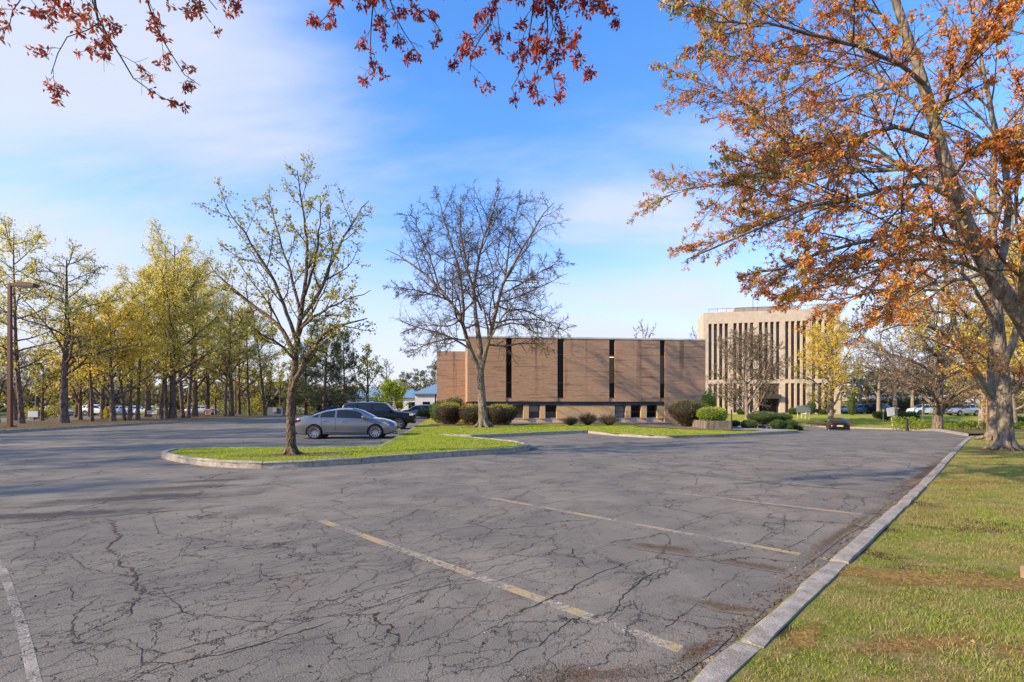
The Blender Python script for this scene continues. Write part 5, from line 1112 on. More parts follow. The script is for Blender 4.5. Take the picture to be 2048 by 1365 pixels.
# trees on the right, before the office block
T1 = auto_tree(91, 12.2, (7.0, 5.2, 5.6), .27, 'budding_tree', 'upright budding tree with many pale limbs before the office block', ((1494-1024)/F*62, 62, float(FZ(29, 62))), (BARK_PALE, BARK_TWIG_L, L_BUD), leaf=lf_gen(.13, .35, .55, .10, (.5, .3)), nl=26, t0=.08, ang=48, trop=.08, ns=(12, 9, 6), lens=(.85, .5, .5), rmin=(.035, .024, .019), group='trees before the office block')
YT = auto_tree(92, 13.2, (8.2, 5.6, 6.0), .36, 'golden_tree', 'golden leafing tree on a red mulch ring before the office block', ((1662-1024)/F*64, 64, float(FZ(40.6, 64))), (BARK_PALE, BARK_TWIG_L, L_GOLD), leaf=lf_gen(.19, 1.15, .7, .2, (.55, .25)), nl=22, t0=.14, ang=54, trop=.10, ns=(9, 7, 4), lens=(.7, .5, .5), group='trees before the office block')
SP = auto_tree(93, 10.6, (7.0, 8.2, 5.2), .36, 'spreading_tree', 'wide spreading bare tree with a stout trunk beside the low hedge', ((1874-1024)/F*39, 39, 0.08+float(gz(33, 39))), (BARK_GREY, BARK_TWIG_L, L_BUD), leaf=lf_gen(.13, .25, .55, .08, (.4, .3)), nl=26, t0=.14, ang=62, trop=.06, gn=.11, ns=(14, 10, 6), rmin=(.026, .017, .0125), lens=(.98, .5, .5))
GR = 'bare trees behind the lawn at the right'
SY = auto_tree(94, 10.5, (7.0, 5.0, 4.6), .30, 'sycamore_tree', 'pale trunked bare tree right of the tilted white sign', ((1757-1024)/F*76, 76, .05), (BARK_PALE, BARK_TWIG_L, L_BUD), leaf=lf_gen(.16, .2, .5, .1, (.4, .3)), nl=10, t0=.25, ang=48, trop=.08, gn=.14, ns=(8, 6, 4), rmin=(.032, .022, .016), group=GR)
for px, Y, s, a, lb in ((1825, 82, 1.0, 1.2, 'pale bare tree left of the wide spreading one'), (1936, 80, 1.1, 2.6, 'pale bare tree behind the grey off-roader at far right'), (2020, 84, 1.15, 4.0, 'pale bare tree at the far right edge behind the lawn'), (1720, 100, 1.2, 5.0, 'tall bare tree behind the blue grey car'), (1880, 100, 1.2, .4, 'bare tree far behind the spreading one'), (1790, 68, 1.0, 3.0, 'bare tree before the white crossover on the far lawn'), (1985, 66, 1.05, 5.4, 'bare tree behind the maple trunks on the far lawn')):
    dup(SY, ((px-1024)/F*Y, Y, 0), a, lb, s)
for px, Y, s, a, lb in ((1790, 98, (1.1, 1.1, .62), 1.0, 'low dark evergreen behind the tilted white sign'), (1850, 102, (1.2, 1.2, .66), 2.2, 'low dark evergreen behind the white car'), (1905, 96, (1.1, 1.1, .6), 3.4, 'low dark evergreen behind the grey off-roader'), (1985, 98, (1.2, 1.2, .7), 4.2, 'low dark evergreen at the far right behind the maples'), (1735, 106, (1.1, 1.1, .62), .3, 'low dark evergreen at the right end of the office block'), (2050, 92, (1.1, 1.1, .75), 5.5, 'low dark evergreen at the right edge')):
    dup(EV, ((px-1024)/F*Y, Y, 0), a, lb, s)
for px, Y, s, a, src, lb in ((2085, 30, .9, 1.0, YT, 'golden tree off the right edge behind the maples'), (1960, 58, .95, 2.0, YT, 'golden leafing tree behind the maples on the far lawn'), (2030, 50, .85, 4.0, YT, 'golden leafing tree at the right edge behind the maples')):
    x = (px-1024)/F*Y; dup(src, (x, Y, .1+float(gz(x, Y))), a, lb, s)

# a far wood that closes the horizon
def wood(name, segs, mat, seed, label, n=26000):
    r = np.random.default_rng(seed); V = []
    u = r.random(n); s = np.array(segs); i = np.clip((u*(len(s)-1)).astype(int), 0, len(s)-2); f = (u*(len(s)-1)-i)[:, None]
    p = s[i]*(1-f)+s[i+1]*f; top = p[:, 2]*(0.55+0.75*fbm(p[:, 0], p[:, 1], .11))
    C = np.stack([p[:, 0]+r.normal(0, 1.2, n), p[:, 1]+r.normal(0, 5, n), top*r.random(n)**1.1], 1)
    v, q, t = leaf_quads(r, C, .95, .7, .3, .1, (.45, .28)); return tag(link(name, mesh_np(name, v, q, mats=[mat], attr=t)), label, kind='stuff')
L_WOOD = leafmat('far wood', [(0, (0.12, 0.09, 0.065)), (.4, (0.22, 0.17, 0.09)), (.75, (0.27, 0.27, 0.07)), (1, (0.44, 0.40, 0.10))], .35)
L_WOODB = leafmat('far brown wood', [(0, (0.07, 0.055, 0.042)), (.5, (0.16, 0.12, 0.08)), (1, (0.20, 0.17, 0.07))], .3)
wood('treeline', [(-190, 112, 8), (-110, 118, 8), (-62, 122, 7), (-40, 140, 6.5), (10, 165, 5)], L_WOOD, 5, 'far spring woodland closing the view on the left', 42000)
wood('treeline', [(60, 150, 8), (100, 135, 10), (150, 118, 12), (190, 100, 13)], L_WOODB, 6, 'far brown woodland behind the low building on the right', 12000)
# undergrowth behind the verge
def shrubs_row(pxs, mat, gname):
    for px, Y, w, h, lb in pxs:
        r = np.random.default_rng(int(px*7+Y)); n = 900; d = norm(r.normal(0, 1, (n, 3))); d[:, 2] = np.abs(d[:, 2]); C = d*np.array([w, w*.8, h])*(.6+.4*r.random(n))[:, None]
        v, q, t = leaf_quads(r, C, .22, .7, .08, .1, (.5, .25)); o = empty('shrub', vg(px, Y), 0, lb, 'shrub', gname)
        link('foliage', mesh_np('foliage', v, q, mats=[mat], attr=t), o, kind='stuff')
        mb = MB(); mb.tube([(0, 0, -.2), (.05, 0, h*.7)], [.06, .03], 6); mb.build('stem', BARK_DARK, o)
shrubs_row([(108, 62, 1.6, 1.5, 'light green shrub left of the thickest pine'), (68, 56, 1.4, 1.3, 'dark green shrub behind the white sign board'), (219, 60, .6, 1.3, 'small conical green shrub by the white cars'), (482, 82, 2.2, 3.2, 'blue green round shrub between thick and slim pines'), (512, 86, 2.0, 2.8, 'pale yellow shrub left of the reddish pine'), (310, 76, 1.8, 1.1, 'low dark green shrub under the pale sign'), (600, 90, 3.0, 2.2, 'olive shrub behind the island tree trunk'), (720, 92, 3.0, 2.4, 'yellow green shrub behind the off-roader roof'), (395, 90, 3.0, 2.5, 'bright green shrub behind the silver car'), (440, 96, 3, 2.6, 'bright green shrub behind the red sign'), (168, 84, 2.6, 1.8, 'lime green shrub behind the slim pine'), (565, 84, 1.6, 1.9, 'green shrub beside the grey utility box')], L_SPRING, 'shrubs behind the left verge')
# ------------------------------------------------------------------ clipped bushes, planter and beds
def super_pts(r, n, w, d, h, foot=.6, pw=2.6):
    """points on a clipped bush: flat-topped, narrowing to its foot"""
    a = r.uniform(0, 2*PI, n); s = r.uniform(-1, 1, n); k = np.power(np.clip(1-np.abs(s)**pw, 0, 1), 1/pw)
    z = (s+1)/2*h; taper = foot+(1-foot)*sm((s+1)/1.3)
    lump = 1+.05*np.sin(3*a+2)+.04*np.sin(5*a+s*3)
    return np.stack([w/2*k*np.cos(a)*taper*lump, d/2*k*np.sin(a)*taper*lump, z], 1), (s+1)/2
def bush(name, loc, w, d, h, label, mat, core, seed, n=4200, size=.075, foot=.6, group=None, tintf=None, rz=0, cat_='bush', pw=2.6):
    r = np.random.default_rng(seed); o = empty(name, loc, rz, label, cat_, group)
    C, f = super_pts(r, n, w, d, h, foot, pw); ctr = np.array([0, 0, h*.5]); C = ctr+(C-ctr)*r.uniform(.88, 1.03, (n, 1)); ax = norm(C-ctr+np.array([0, 0, .15]))
    v, q, t = leaf_quads(r, C, size, .45, .02, -.1, (.5, .2), .4, ax*.9)
    if tintf is not None: t = np.repeat(np.clip(tintf(r, f, C), 0, 1), 4)
    link('foliage', mesh_np('foliage', v, q, mats=[mat], attr=t), o, kind='stuff')
    m = 16; V = []; 
    for i in range(9):
        s = -1+2*i/8; k = max(0, 1-abs(s)**pw)**(1/pw); tp = foot+(1-foot)*float(sm((s+1)/1.3))
        for j in range(m):
            a = 2*PI*j/m; V.append((w/2*k*tp*.86*math.cos(a), d/2*k*tp*.86*math.sin(a), h*.5+(s*h/2)*.88))
    mb = MB(); mb.add(V, [(i*m+j, i*m+(j+1) % m, (i+1)*m+(j+1) % m, (i+1)*m+j) for i in range(8) for j in range(m)]); mb.build('stems', core, o, smooth=True)
    return o
M_CORE = mk('dark bush inside', (0.045, 0.034, 0.022), (0.02, 0.016, 0.011), 14, 0.95)
M_COREG = mk('green bush inside', (0.05, 0.075, 0.02), (0.025, 0.04, 0.012), 14, 0.95)
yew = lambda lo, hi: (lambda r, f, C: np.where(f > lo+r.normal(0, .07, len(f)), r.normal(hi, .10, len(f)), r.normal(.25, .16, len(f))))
def gp(px, Y, z=None): x = (px-1024)/F*Y; return (x, Y, float(LA(x, Y)) if z is None else z)
GY = 'clipped yews before the brick building'
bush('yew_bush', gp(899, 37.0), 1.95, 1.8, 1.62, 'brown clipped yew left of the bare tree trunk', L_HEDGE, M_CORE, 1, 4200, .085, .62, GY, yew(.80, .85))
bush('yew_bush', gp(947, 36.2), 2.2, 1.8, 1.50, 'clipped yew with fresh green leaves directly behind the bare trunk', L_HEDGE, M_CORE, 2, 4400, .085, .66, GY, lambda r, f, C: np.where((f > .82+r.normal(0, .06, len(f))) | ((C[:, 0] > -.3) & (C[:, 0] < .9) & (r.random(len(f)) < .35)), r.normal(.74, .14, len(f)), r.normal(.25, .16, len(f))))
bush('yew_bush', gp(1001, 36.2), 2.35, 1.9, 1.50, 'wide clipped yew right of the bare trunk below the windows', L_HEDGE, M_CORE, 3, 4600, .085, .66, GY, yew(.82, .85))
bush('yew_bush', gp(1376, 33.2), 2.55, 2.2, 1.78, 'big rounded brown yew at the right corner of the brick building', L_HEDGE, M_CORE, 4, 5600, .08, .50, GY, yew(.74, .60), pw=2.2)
bush('green_bush', gp(884, 41.5), 2.0, 3.0, 1.75, 'green rounded bush behind the clipped yew at the building corner', L_JUNIPER, M_COREG, 5, 3600, .10, .8, None, lambda r, f, C: r.normal(.75, .25, len(f)))
bush('green_bush', gp(909, 44.0), 1.7, 1.7, 2.1, 'dark green bush against the brick side wing', L_JUNIPER, M_COREG, 6, 2600, .11, .8, None, lambda r, f, C: r.normal(.65, .25, len(f)))
bush('small_bush', gp(850, 60), 1.7, 1.4, .95, 'small dark bush beside the far grey off-roader', L_JUNIPER, M_COREG, 7, 1400, .12, .8)
def twiggy(px, Y, w, h, seed, label):
    r = np.random.default_rng(seed); o = empty('twiggy_shrub', gp(px, Y), 0, label, 'shrub', 'small twiggy shrubs before the brick building'); n = 150
    a = r.uniform(0, 2*PI, n); sp = r.uniform(.05, 1, n)**.6; D = norm(np.stack([np.cos(a)*sp*w*.55, np.sin(a)*sp*w*.5, np.full(n, h*.85)], 1)); L = h*r.uniform(.75, 1.15, n)
    P, Q = grow(r, np.stack([np.cos(a)*.06, np.sin(a)*.06, np.full(n, -.05)], 1), D, L, np.full(n, .010), 4, .12, .0, .5); c = children(r, P, Q, 4, .4, 1, 35, 10, .45, .3, .7, .006); P2, Q2 = grow(r, *c, 2, .1, 0)
    link('twigs', mesh_np('twigs', *cat([tubes(P, Q, 3), tubes(P2, Q2, 3)]), mats=[BARK_TWIG], smooth=True), o, kind='stuff')
    C, T = sample_on(r, np.concatenate([P2]), 4, .2); v, q, t = leaf_quads(r, C, .045, .6, .03, 0, (.5, .25)); link('foliage', mesh_np('foliage', v, q, mats=[L_SHRUB], attr=t), o, kind='stuff')
twiggy(1141, 36.0, 1.0, .60, 1, 'smallest left one of three grey twiggy shrubs under the pebble panel')
twiggy(1176, 36.0, 1.25, .80, 2, 'greenish middle one of three twiggy shrubs under the pebble panel')
twiggy(1219, 36.0, 1.45, .80, 3, 'widest right one of three twiggy shrubs below the grey window')

# planter with a bright bush beside the right corner
mb = MB(); x0, x1, y0, y1 = 11.75, 13.25, 30.3, 36.0
mb.box(x0, x1, y0, y0+.2, -.3, .66); mb.box(x0, x0+.2, y0+.2, y1, -.3, .66); mb.box(x1-.2, x1, y0+.2, y1, -.3, .66); mb.box(x0+.2, x1-.2, y1-.2, y1, -.3, .66)
pl = empty('planter', (0, 0, 0), 0, 'stained concrete planter wall beside the right corner of the brick building', 'planter'); mb.build('wall', M_CONC, pl)
mb = MB(); mb.box(x0+.2, x1-.2, y0+.2, y1-.2, -.1, .56); mb.build('soil', M_DIRT, pl)
bush('bright_bush', (12.55, 31.5, .52), 1.75, 1.7, .95, 'bright lime green bush growing out of the concrete planter', L_BRIGHT, M_COREG, 11, 3000, .09, .85, None, lambda r, f, C: .15+.8*f+r.normal(0, .2, len(f)))
bush('tall_bush', gp(1417, 37.5, .3), .95, 1.2, 2.35, 'narrow upright green bush at the corner between brick and planter', L_BRIGHT, M_COREG, 12, 2200, .085, .9, None, lambda r, f, C: r.normal(.2, .2, len(f)))

# cloud clipped juniper
def juniper():
    Y = 32.3; X = (1530-1024)/F*Y; base = float(LA(X, Y)); o = empty('cloud_juniper', (X, Y, base), 0, 'cloud clipped dark green juniper with rounded pads on twisted stems', 'juniper')
    px = F/Y; r = np.random.default_rng(5)
    pads = [(1527, 836, 62, 24, 0), (1570, 838, 42, 22, .5), (1490, 850, 30, 19, -.5), (1474, 848, 18, 11, .3), (1540, 850, 24, 20, -.9), (1570, 849, 30, 16, -.5), (1590, 849, 14, 13, .2), (1559, 857, 18, 14, -1.0), (1590, 859, 14, 12, -.4)]
    for (cx, cy, w, h, dy) in pads:
        W_, H_ = w/px, h/px; c = ((cx-1530)/px, dy, EYE+(HOR-cy)/px-base)
        n = int(900+2600*W_*H_); C, f = super_pts(r, n, W_, W_*.85, H_, .72, 2.3); C[:, 2] -= H_/2; C *= r.uniform(.9, 1.03, (n, 1)); v, q, t = leaf_quads(r, C, .06, .4, .015, -.2, (.5, .2), .4, norm(C+np.array([0, 0, .1])))
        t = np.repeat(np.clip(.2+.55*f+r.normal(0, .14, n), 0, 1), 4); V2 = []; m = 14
        pad = link('pad', mesh_np('pad', v, q, mats=[L_JUNIPER], attr=t), o, c, 'stuff')
        for i in range(8):
            s = -1+2*i/7; k = max(0, 1-abs(s)**2.3)**(1/2.3)*.88*(.72+.28*float(sm((s+1)/1.3)))
            V2 += [(W_/2*k*math.cos(2*PI*j/m), W_*.425*k*math.sin(2*PI*j/m), s*H_/2*.88) for j in range(m)]
        mb = MB(); mb.add(V2, [(i*m+j, i*m+(j+1) % m, (i+1)*m+(j+1) % m, (i+1)*m+j) for i in range(7) for j in range(m)]); mb.build('pad_core', M_COREG, pad, smooth=True)
        for k in range(3):
            bx = c[0]*.55+r.normal(0, .12); mb = MB(); mb.tube([(bx, dy*.3, -.1), (bx*.9+c[0]*.1+r.normal(0, .1), dy*.5, c[2]*.4), (c[0]+r.normal(0, W_*.18), dy+r.normal(0, .1), c[2]-H_*.2)], [.045, .035, .022], 5); mb.build('stem', BARK_TWIG, o)
juniper()

# low leafy hedge at the far right
def hedge():
    r = np.random.default_rng(9); a, b = np.array([34.6, 45.6]), np.array([40.5, 40.4]); L = np.linalg.norm(b-a); ang = math.atan2(b[1]-a[1], b[0]-a[0])
    z = .1+float(gz(37.5, 43)); o = empty('low_hedge', (a[0], a[1], z), ang, 'low fresh green hedge with see through stems behind the spreading tree', 'hedge')
    n = 5200; C = np.stack([r.uniform(-.2, L+4, n), r.normal(0, .28, n), .12+.95*r.random(n)**.7*(1+.1*np.sin(np.arange(n)))], 1); C[:, 2] *= np.where(C[:, 0] < 1.6, 1.25, 1.0)
    v, q, t = leaf_quads(r, C, .13, .7, .05, 0, (.6, .25)); link('foliage', mesh_np('foliage', v, q, mats=[L_BRIGHT], attr=t), o, kind='stuff')
    n = 160; P0 = np.stack([r.uniform(-.1, L+4, n), r.normal(0, .12, n), np.full(n, -.4)], 1); P, Q = grow(r, P0, np.tile([[0, 0, 1.0]], (n, 1)), r.uniform(1.0, 1.4, n), np.full(n, .018), 4, .14, 0); link('stems', mesh_np('stems', *cat([tubes(P, Q, 4)]), mats=[BARK_DARK], smooth=True), o, kind='stuff')
hedge()
M_REDM = mk('red mulch', (0.24, 0.085, 0.05), (0.13, 0.05, 0.03), 8, .95, .5)
for px, Y, w in ((1662, 64, 2.6), (1494, 62, 1.6)):
    x = (px-1024)/F*Y; patch('mulch_ring', (x, Y), w, w*.8, 0, M_REDM, .135, int(px))
GB = 'small clipped shrubs at the foot of the office block'
for i, (px, w, h, lb) in enumerate(((1590, 2.2, 1.0, 'low clipped shrub right of the office entrance'), (1651, 3.0, 1.0, 'low clipped hedge left of the golden tree trunk'), (1622, 1.3, 2.1, 'upright rounded shrub between two low clipped hedges'), (1483, 1.4, .9, 'low clipped shrub left of the office entrance'), (1686, 1.0, 3.2, 'tall columnar shrub at the right end of the office block'))):
    bush('foundation_shrub', ((px-1024)/F*80, 80.0 if px < 1660 else 78, .1), w, 1.2, h, lb, L_JUNIPER, M_COREG, 30+i, 1200, .16, .9, GB, lambda r, f, C: r.normal(.6, .25, len(f)))
for i, (px, Y, w, h, lb) in enumerate(((1800, 70, 5.5, 1.15, 'low clipped hedge behind the tilted white sign'), (1765, 72, 2.6, 1.0, 'short clipped hedge left of the tilted white sign'), (2030, 66, 6, 1.0, 'low dark hedge at the far right edge'))):
    bush('clipped_hedge', ((px-1024)/F*Y, Y, .1+float(gz((px-1024)/F*Y, Y))), w, 1.3, h, lb, L_JUNIPER, M_COREG, 40+i, 2200, .14, .92, 'low clipped hedges before the far car park', lambda r, f, C: r.normal(.5, .25, len(f)), pw=4)

# litter bed at the foot of the brick facade and under the bushes
def brick_pt(lx, ly): return (BX+lx*math.cos(BA)-ly*math.sin(BA), BY+lx*math.sin(BA)+ly*math.cos(BA))
sheet('mulch_bed', [brick_pt(2.6, .5), brick_pt(16.0, .5), brick_pt(16.2, -2.6), brick_pt(14.2, -3.2), brick_pt(9, -2.2), brick_pt(3.2, -2.2)], LZ(.03), mk('stone litter bed', (0.34, 0.27, 0.21), (0.15, 0.105, 0.075), 26, .95, .9), .6)
sheet('mulch_bed', [(10.6, 37.8), (12.3, 36.5), (11.7, 30.3), (13.2, 30.1), (14.6, 28.9), (13.2, 28.2), (10.6, 30.0), (8.5, 33.2), (8.5, 36)], LZ(.035), M_LITTER, .6)
sheet('mulch_bed', [(-5.6, 38.8), (-0.5, 38.9), (1.4, 37.6), (.6, 35.0), (-3, 34.7), (-5.3, 35.4), (-6.3, 37.5)], LZ(.03), M_MULCH, .6)
patch('tree_bed', (-1.85, 32.9), 1.25, .6, 0, M_MULCH, .172, 71)
o = bpy.data.objects['tree_bed']

# ------------------------------------------------------------------ lamp post, signs, posts
M_RUST = mk('rust brown paint', (0.135, 0.050, 0.026), (0.10, 0.038, 0.02), 3, .6, spec=.3)
lp = empty('lamp_post', (-33.6, 33.6, .15), R(0), 'tall rust brown lamp post with a box lamp head at the far left', 'lamp post')
mb = MB(); mb.add([(-.125, -.10, -.2), (.125, -.10, -.2), (.125, .10, -.2), (-.125, .10, -.2), (-.09, -.08, 9.6), (.09, -.08, 9.6), (.09, .08, 9.6), (-.09, .08, 9.6)], [(0, 1, 2, 3), (4, 5, 6, 7), (0, 1, 5, 4), (1, 2, 6, 5), (2, 3, 7, 6), (3, 0, 4, 7)]); mb.build('pole', M_RUST, lp)
mb = MB(); mb.box(-.24, .24, -.24, .24, 0, .08); mb.build('base_plate', M_RUST, lp)
mb = MB(); mb.box(-.12, .55, -.07, .07, 9.44, 9.62); mb.build('arm', M_RUST, lp)
hd = MB(); hd.add([(.55, -.24, 9.40), (1.75, -.24, 9.36), (1.75, .24, 9.36), (.55, .24, 9.40), (.55, -.24, 9.66), (1.35, -.24, 9.66), (1.78, -.24, 9.56), (1.78, .24, 9.56), (1.35, .24, 9.66), (.55, .24, 9.66)], [(0, 1, 2, 3), (0, 1, 6, 5, 4), (3, 2, 7, 8, 9), (4, 5, 8, 9), (5, 6, 7, 8), (1, 2, 7, 6), (0, 3, 9, 4)]); hd = hd.build('lamp_head', M_RUST, lp)
mb = MB(); mb.box(.75, 1.65, -.18, .18, 9.33, 9.37); mb.build('lens', mk('lamp lens', (.45, .45, .42), rough=.3), hd)
M_SIGNW = mk('white sign board', (.72, .71, .69), (.66, .65, .63), 2, .6); M_SIGNR = mk('red print', (.45, .07, .05), rough=.6); M_GREYM = mk('grey metal', (.28, .29, .30), rough=.5); M_POSTG = mk('weathered post', (.16, .13, .11))
M_PRINT = mk('grey print', (.18, .19, .21))
def sign(px, Y, z, w, h, zc, label, rz=0, face=None, posts=1, tilt=0, lines=0, pm=None):
    x = (px-1024)/F*Y; o = empty('sign', (x, Y, z), rz, label, 'sign'); o.rotation_euler = (0, tilt, rz)
    mb = MB(); mb.box(-w/2, w/2, -.02, .02, zc-h/2, zc+h/2, bev=.01); b = mb.build('board', face or M_SIGNW, o)
    for k in range(posts):
        xx = 0 if posts == 1 else (-w*.4+k*w*.8/(posts-1)); mb = MB(); mb.tube([(xx, .05, -.3), (xx, .05, zc+h/2-.05)], .035, 6); mb.build('post', pm or M_POSTG, o)
    for k in range(lines):
        zz = zc+h/2-h*(k+1)/(lines+1); mb = MB(); ww = w*(.40-.05*(k % 3)); mb.box(-ww, ww, -.024, -.021, zz-h*.07, zz+h*.07); mb.build('print_line', M_SIGNR if pm is None and face else M_PRINT, b)
    return o
sign(66, 38, .15, .66, .46, .78, 'blank white sign board on a post on the left verge', R(10), pm=M_GREYM)
sign(304, 52, .15, 1.0, .36, .72, 'pale long sign with a line of dark lettering on the verge', 0, posts=2, lines=1, pm=M_GREYM)
sign(416, 63, .15, .72, .74, .62, 'small white sign with red print before the silver car', 0, face=mk('pink white board', (.62, .42, .38)), lines=3)
sign(1786, 58, float(FZ(44, 58)), 1.0, .95, 1.9, 'tilted white sign board on a pale post on the far lawn', R(10), tilt=R(-9), pm=M_SIGNW)
sign(1767, 60, float(FZ(44.4, 60)), .22, .3, 2.0, 'small dark sign on a thin post left of the tilted sign', 0, face=M_GREYM)
sign(1847, 60, float(FZ(49, 60)), .55, 1.3, 2.1, 'grey sign back on a post before the white car', R(30), face=M_GREYM)
o = sign(1562+45, 71, float(FZ(41, 71)), 1.9, 1.0, 1.45, 'dark green office sign on white posts left of the golden tree', R(-8), face=mk('slate sign board', (.16, .20, .19)), posts=4, pm=M_SIGNW)
def post(px, Y, z, h, rad, mat, name, label, sq=False):
    x = (px-1024)/F*Y; mb = MB(); 
    if sq: mb.box(-rad, rad, -rad, rad, -.3, h, bev=.01)
    else: mb.tube([(0, 0, -.3), (0, 0, h)], rad, 8)
    return tag(mb.build(name, mat, loc=(x, Y, z)), label, 'post')
post(1463, 28.4, .15, 1.22, .045, M_FRAME_BR, 'steel_post', 'thin dark post at the kerb before the cloud juniper')
post(1977, 24.6, .22, 3.1, .062, mk('orange brown wood', (.40, .17, .07), (.30, .12, .05), 5, .8), 'brown_post', 'orange brown post standing left of the maple trunks', True)
post(1814, 44.0, .1+float(gz(34.6, 44)), 1.35, .085, M_FRAME_BR, 'bollard', 'dark square bollard at the left end of the low hedge', True)
post(871, 66, 0, 3.1, .09, M_STEEL_DK, 'metal_post', 'left one of two dark posts before the white building'); post(880.5, 66, 0, 3.4, .09, M_STEEL_DK, 'metal_post', 'right one of two dark posts beside the brick wing')
ub = empty('utility_box', ((553-1024)/F*73, 73, .15), 0, 'grey utility cabinet at the kerb beyond the grey sedan', 'utility box')
mb = MB(); mb.box(-1.1, 1.1, -.4, .4, -.2, 1.15, bev=.03); mb.build('cabinet', mk('slate paint', (.13, .15, .19), rough=.5), ub)
mb = MB(); mb.box(-.25, .3, -.62, -.42, .45, 1.1, bev=.02); mb.build('meter_box', mk('dull grey paint', (.30, .31, .34), rough=.5), ub); mb = MB(); mb.box(-.02, .02, -.41, -.402, -.1, 1.1); mb.build('door_gap', M_FRAME_BR, ub)
# a concrete block just showing on the grass at the right edge
mb = MB(); mb.box(-.11, .11, -.10, .10, -.02, .10, bev=.01); x, y = 4.50, 4.27
tag(mb.build('concrete_block', mk('brown block', (.30, .20, .13), (.22, .14, .09), 6), loc=(x, y, float(RL(x, y)))), 'small brown block lying in the bare patch at the right edge', 'block').rotation_euler = (0, 0, .5)

# ------------------------------------------------------------------ vehicles
def paintmat(name, c, metal=.5, rough=.32):
    t = NT(name); n = t.noise(300, 2); col = t.mix(t.rng(n, .3, .7, 0, .25), c, tuple(min(1, x*1.5) for x in c)); return t.bsdf(col, rough, metal, .5 if metal > .2 else .3, None, 1.0 if metal > .2 else .15)
M_TYRE = mk('tyre rubber', (.022, .022, .023), (.015, .015, .016), 8, .85); M_RIM = mk('alloy rim', (.42, .42, .43), rough=.3, metal=.9); M_BLK = mk('black trim', (.014, .014, .015), rough=.5)
M_CARGLASS = glassmat('car glass', (.018, .022, .024), .05, 0.0, .4); M_HEAD = mk('headlight lens', (.62, .60, .52), rough=.12, spec=.8); M_TAIL = mk('tail light lens', (.30, .010, .010), rough=.15, spec=.8); M_AMB = mk('amber lens', (.6, .25, .04), rough=.2)
M_PLATE = mk('pale yellow plate', (.62, .50, .16), rough=.5); M_CHROME = mk('chrome', (.7, .7, .7), rough=.12, metal=1)
def wheel_mesh(rt, rr, w, spokes):
    m = MB(); m.lathe([(rr, -w/2+.02), (rr+.02, -w/2), (rt-.03, -w/2), (rt, -w/2+.03), (rt, w/2-.03), (rt-.03, w/2), (rr+.02, w/2), (rr, w/2-.02)], 28, 0, 'y'); ty = m.mesh('tyre', M_TYRE, angle=40)
    m = MB(); m.lathe([(rr, -w/2+.03), (rr+.012, -w/2+.005), (rr-.015, -w/2+.005), (rr-.03, -w/2+.06), (rr-.03, w/2-.05)], 28, 0, 'y')
    for k in range(spokes):
        a = 2*PI*k/spokes; c, s = math.cos(a), math.sin(a); q = rr*.12; q2 = rr*.10
        vs = [(c*.05-s*q2, -w/2+.045, s*.05+c*q2), (c*.05+s*q2, -w/2+.045, s*.05-c*q2), (c*(rr-.02)+s*q, -w/2+.02, s*(rr-.02)-c*q), (c*(rr-.02)-s*q, -w/2+.02, s*(rr-.02)+c*q)]
        vs += [(x, y+.03, z) for x, y, z in vs]; m.add(vs, [(0, 1, 2, 3), (4, 5, 6, 7), (0, 1, 5, 4), (1, 2, 6, 5), (2, 3, 7, 6), (3, 0, 4, 7)])
    m.lathe([(.0001, -w/2+.03), (.055, -w/2+.03), (.06, -w/2+.06)], 12, 0, 'y'); m.lathe([(.0001, -w/2+.075), (rr-.03, -w/2+.075)], 20, 1, 'y'); ri = m.mesh('rim', [M_RIM, M_BLK], angle=35)
    return ty, ri
WM = {'sedan': wheel_mesh(.335, .235, .225, 10), 'suv': wheel_mesh(.395, .235, .265, 6)}
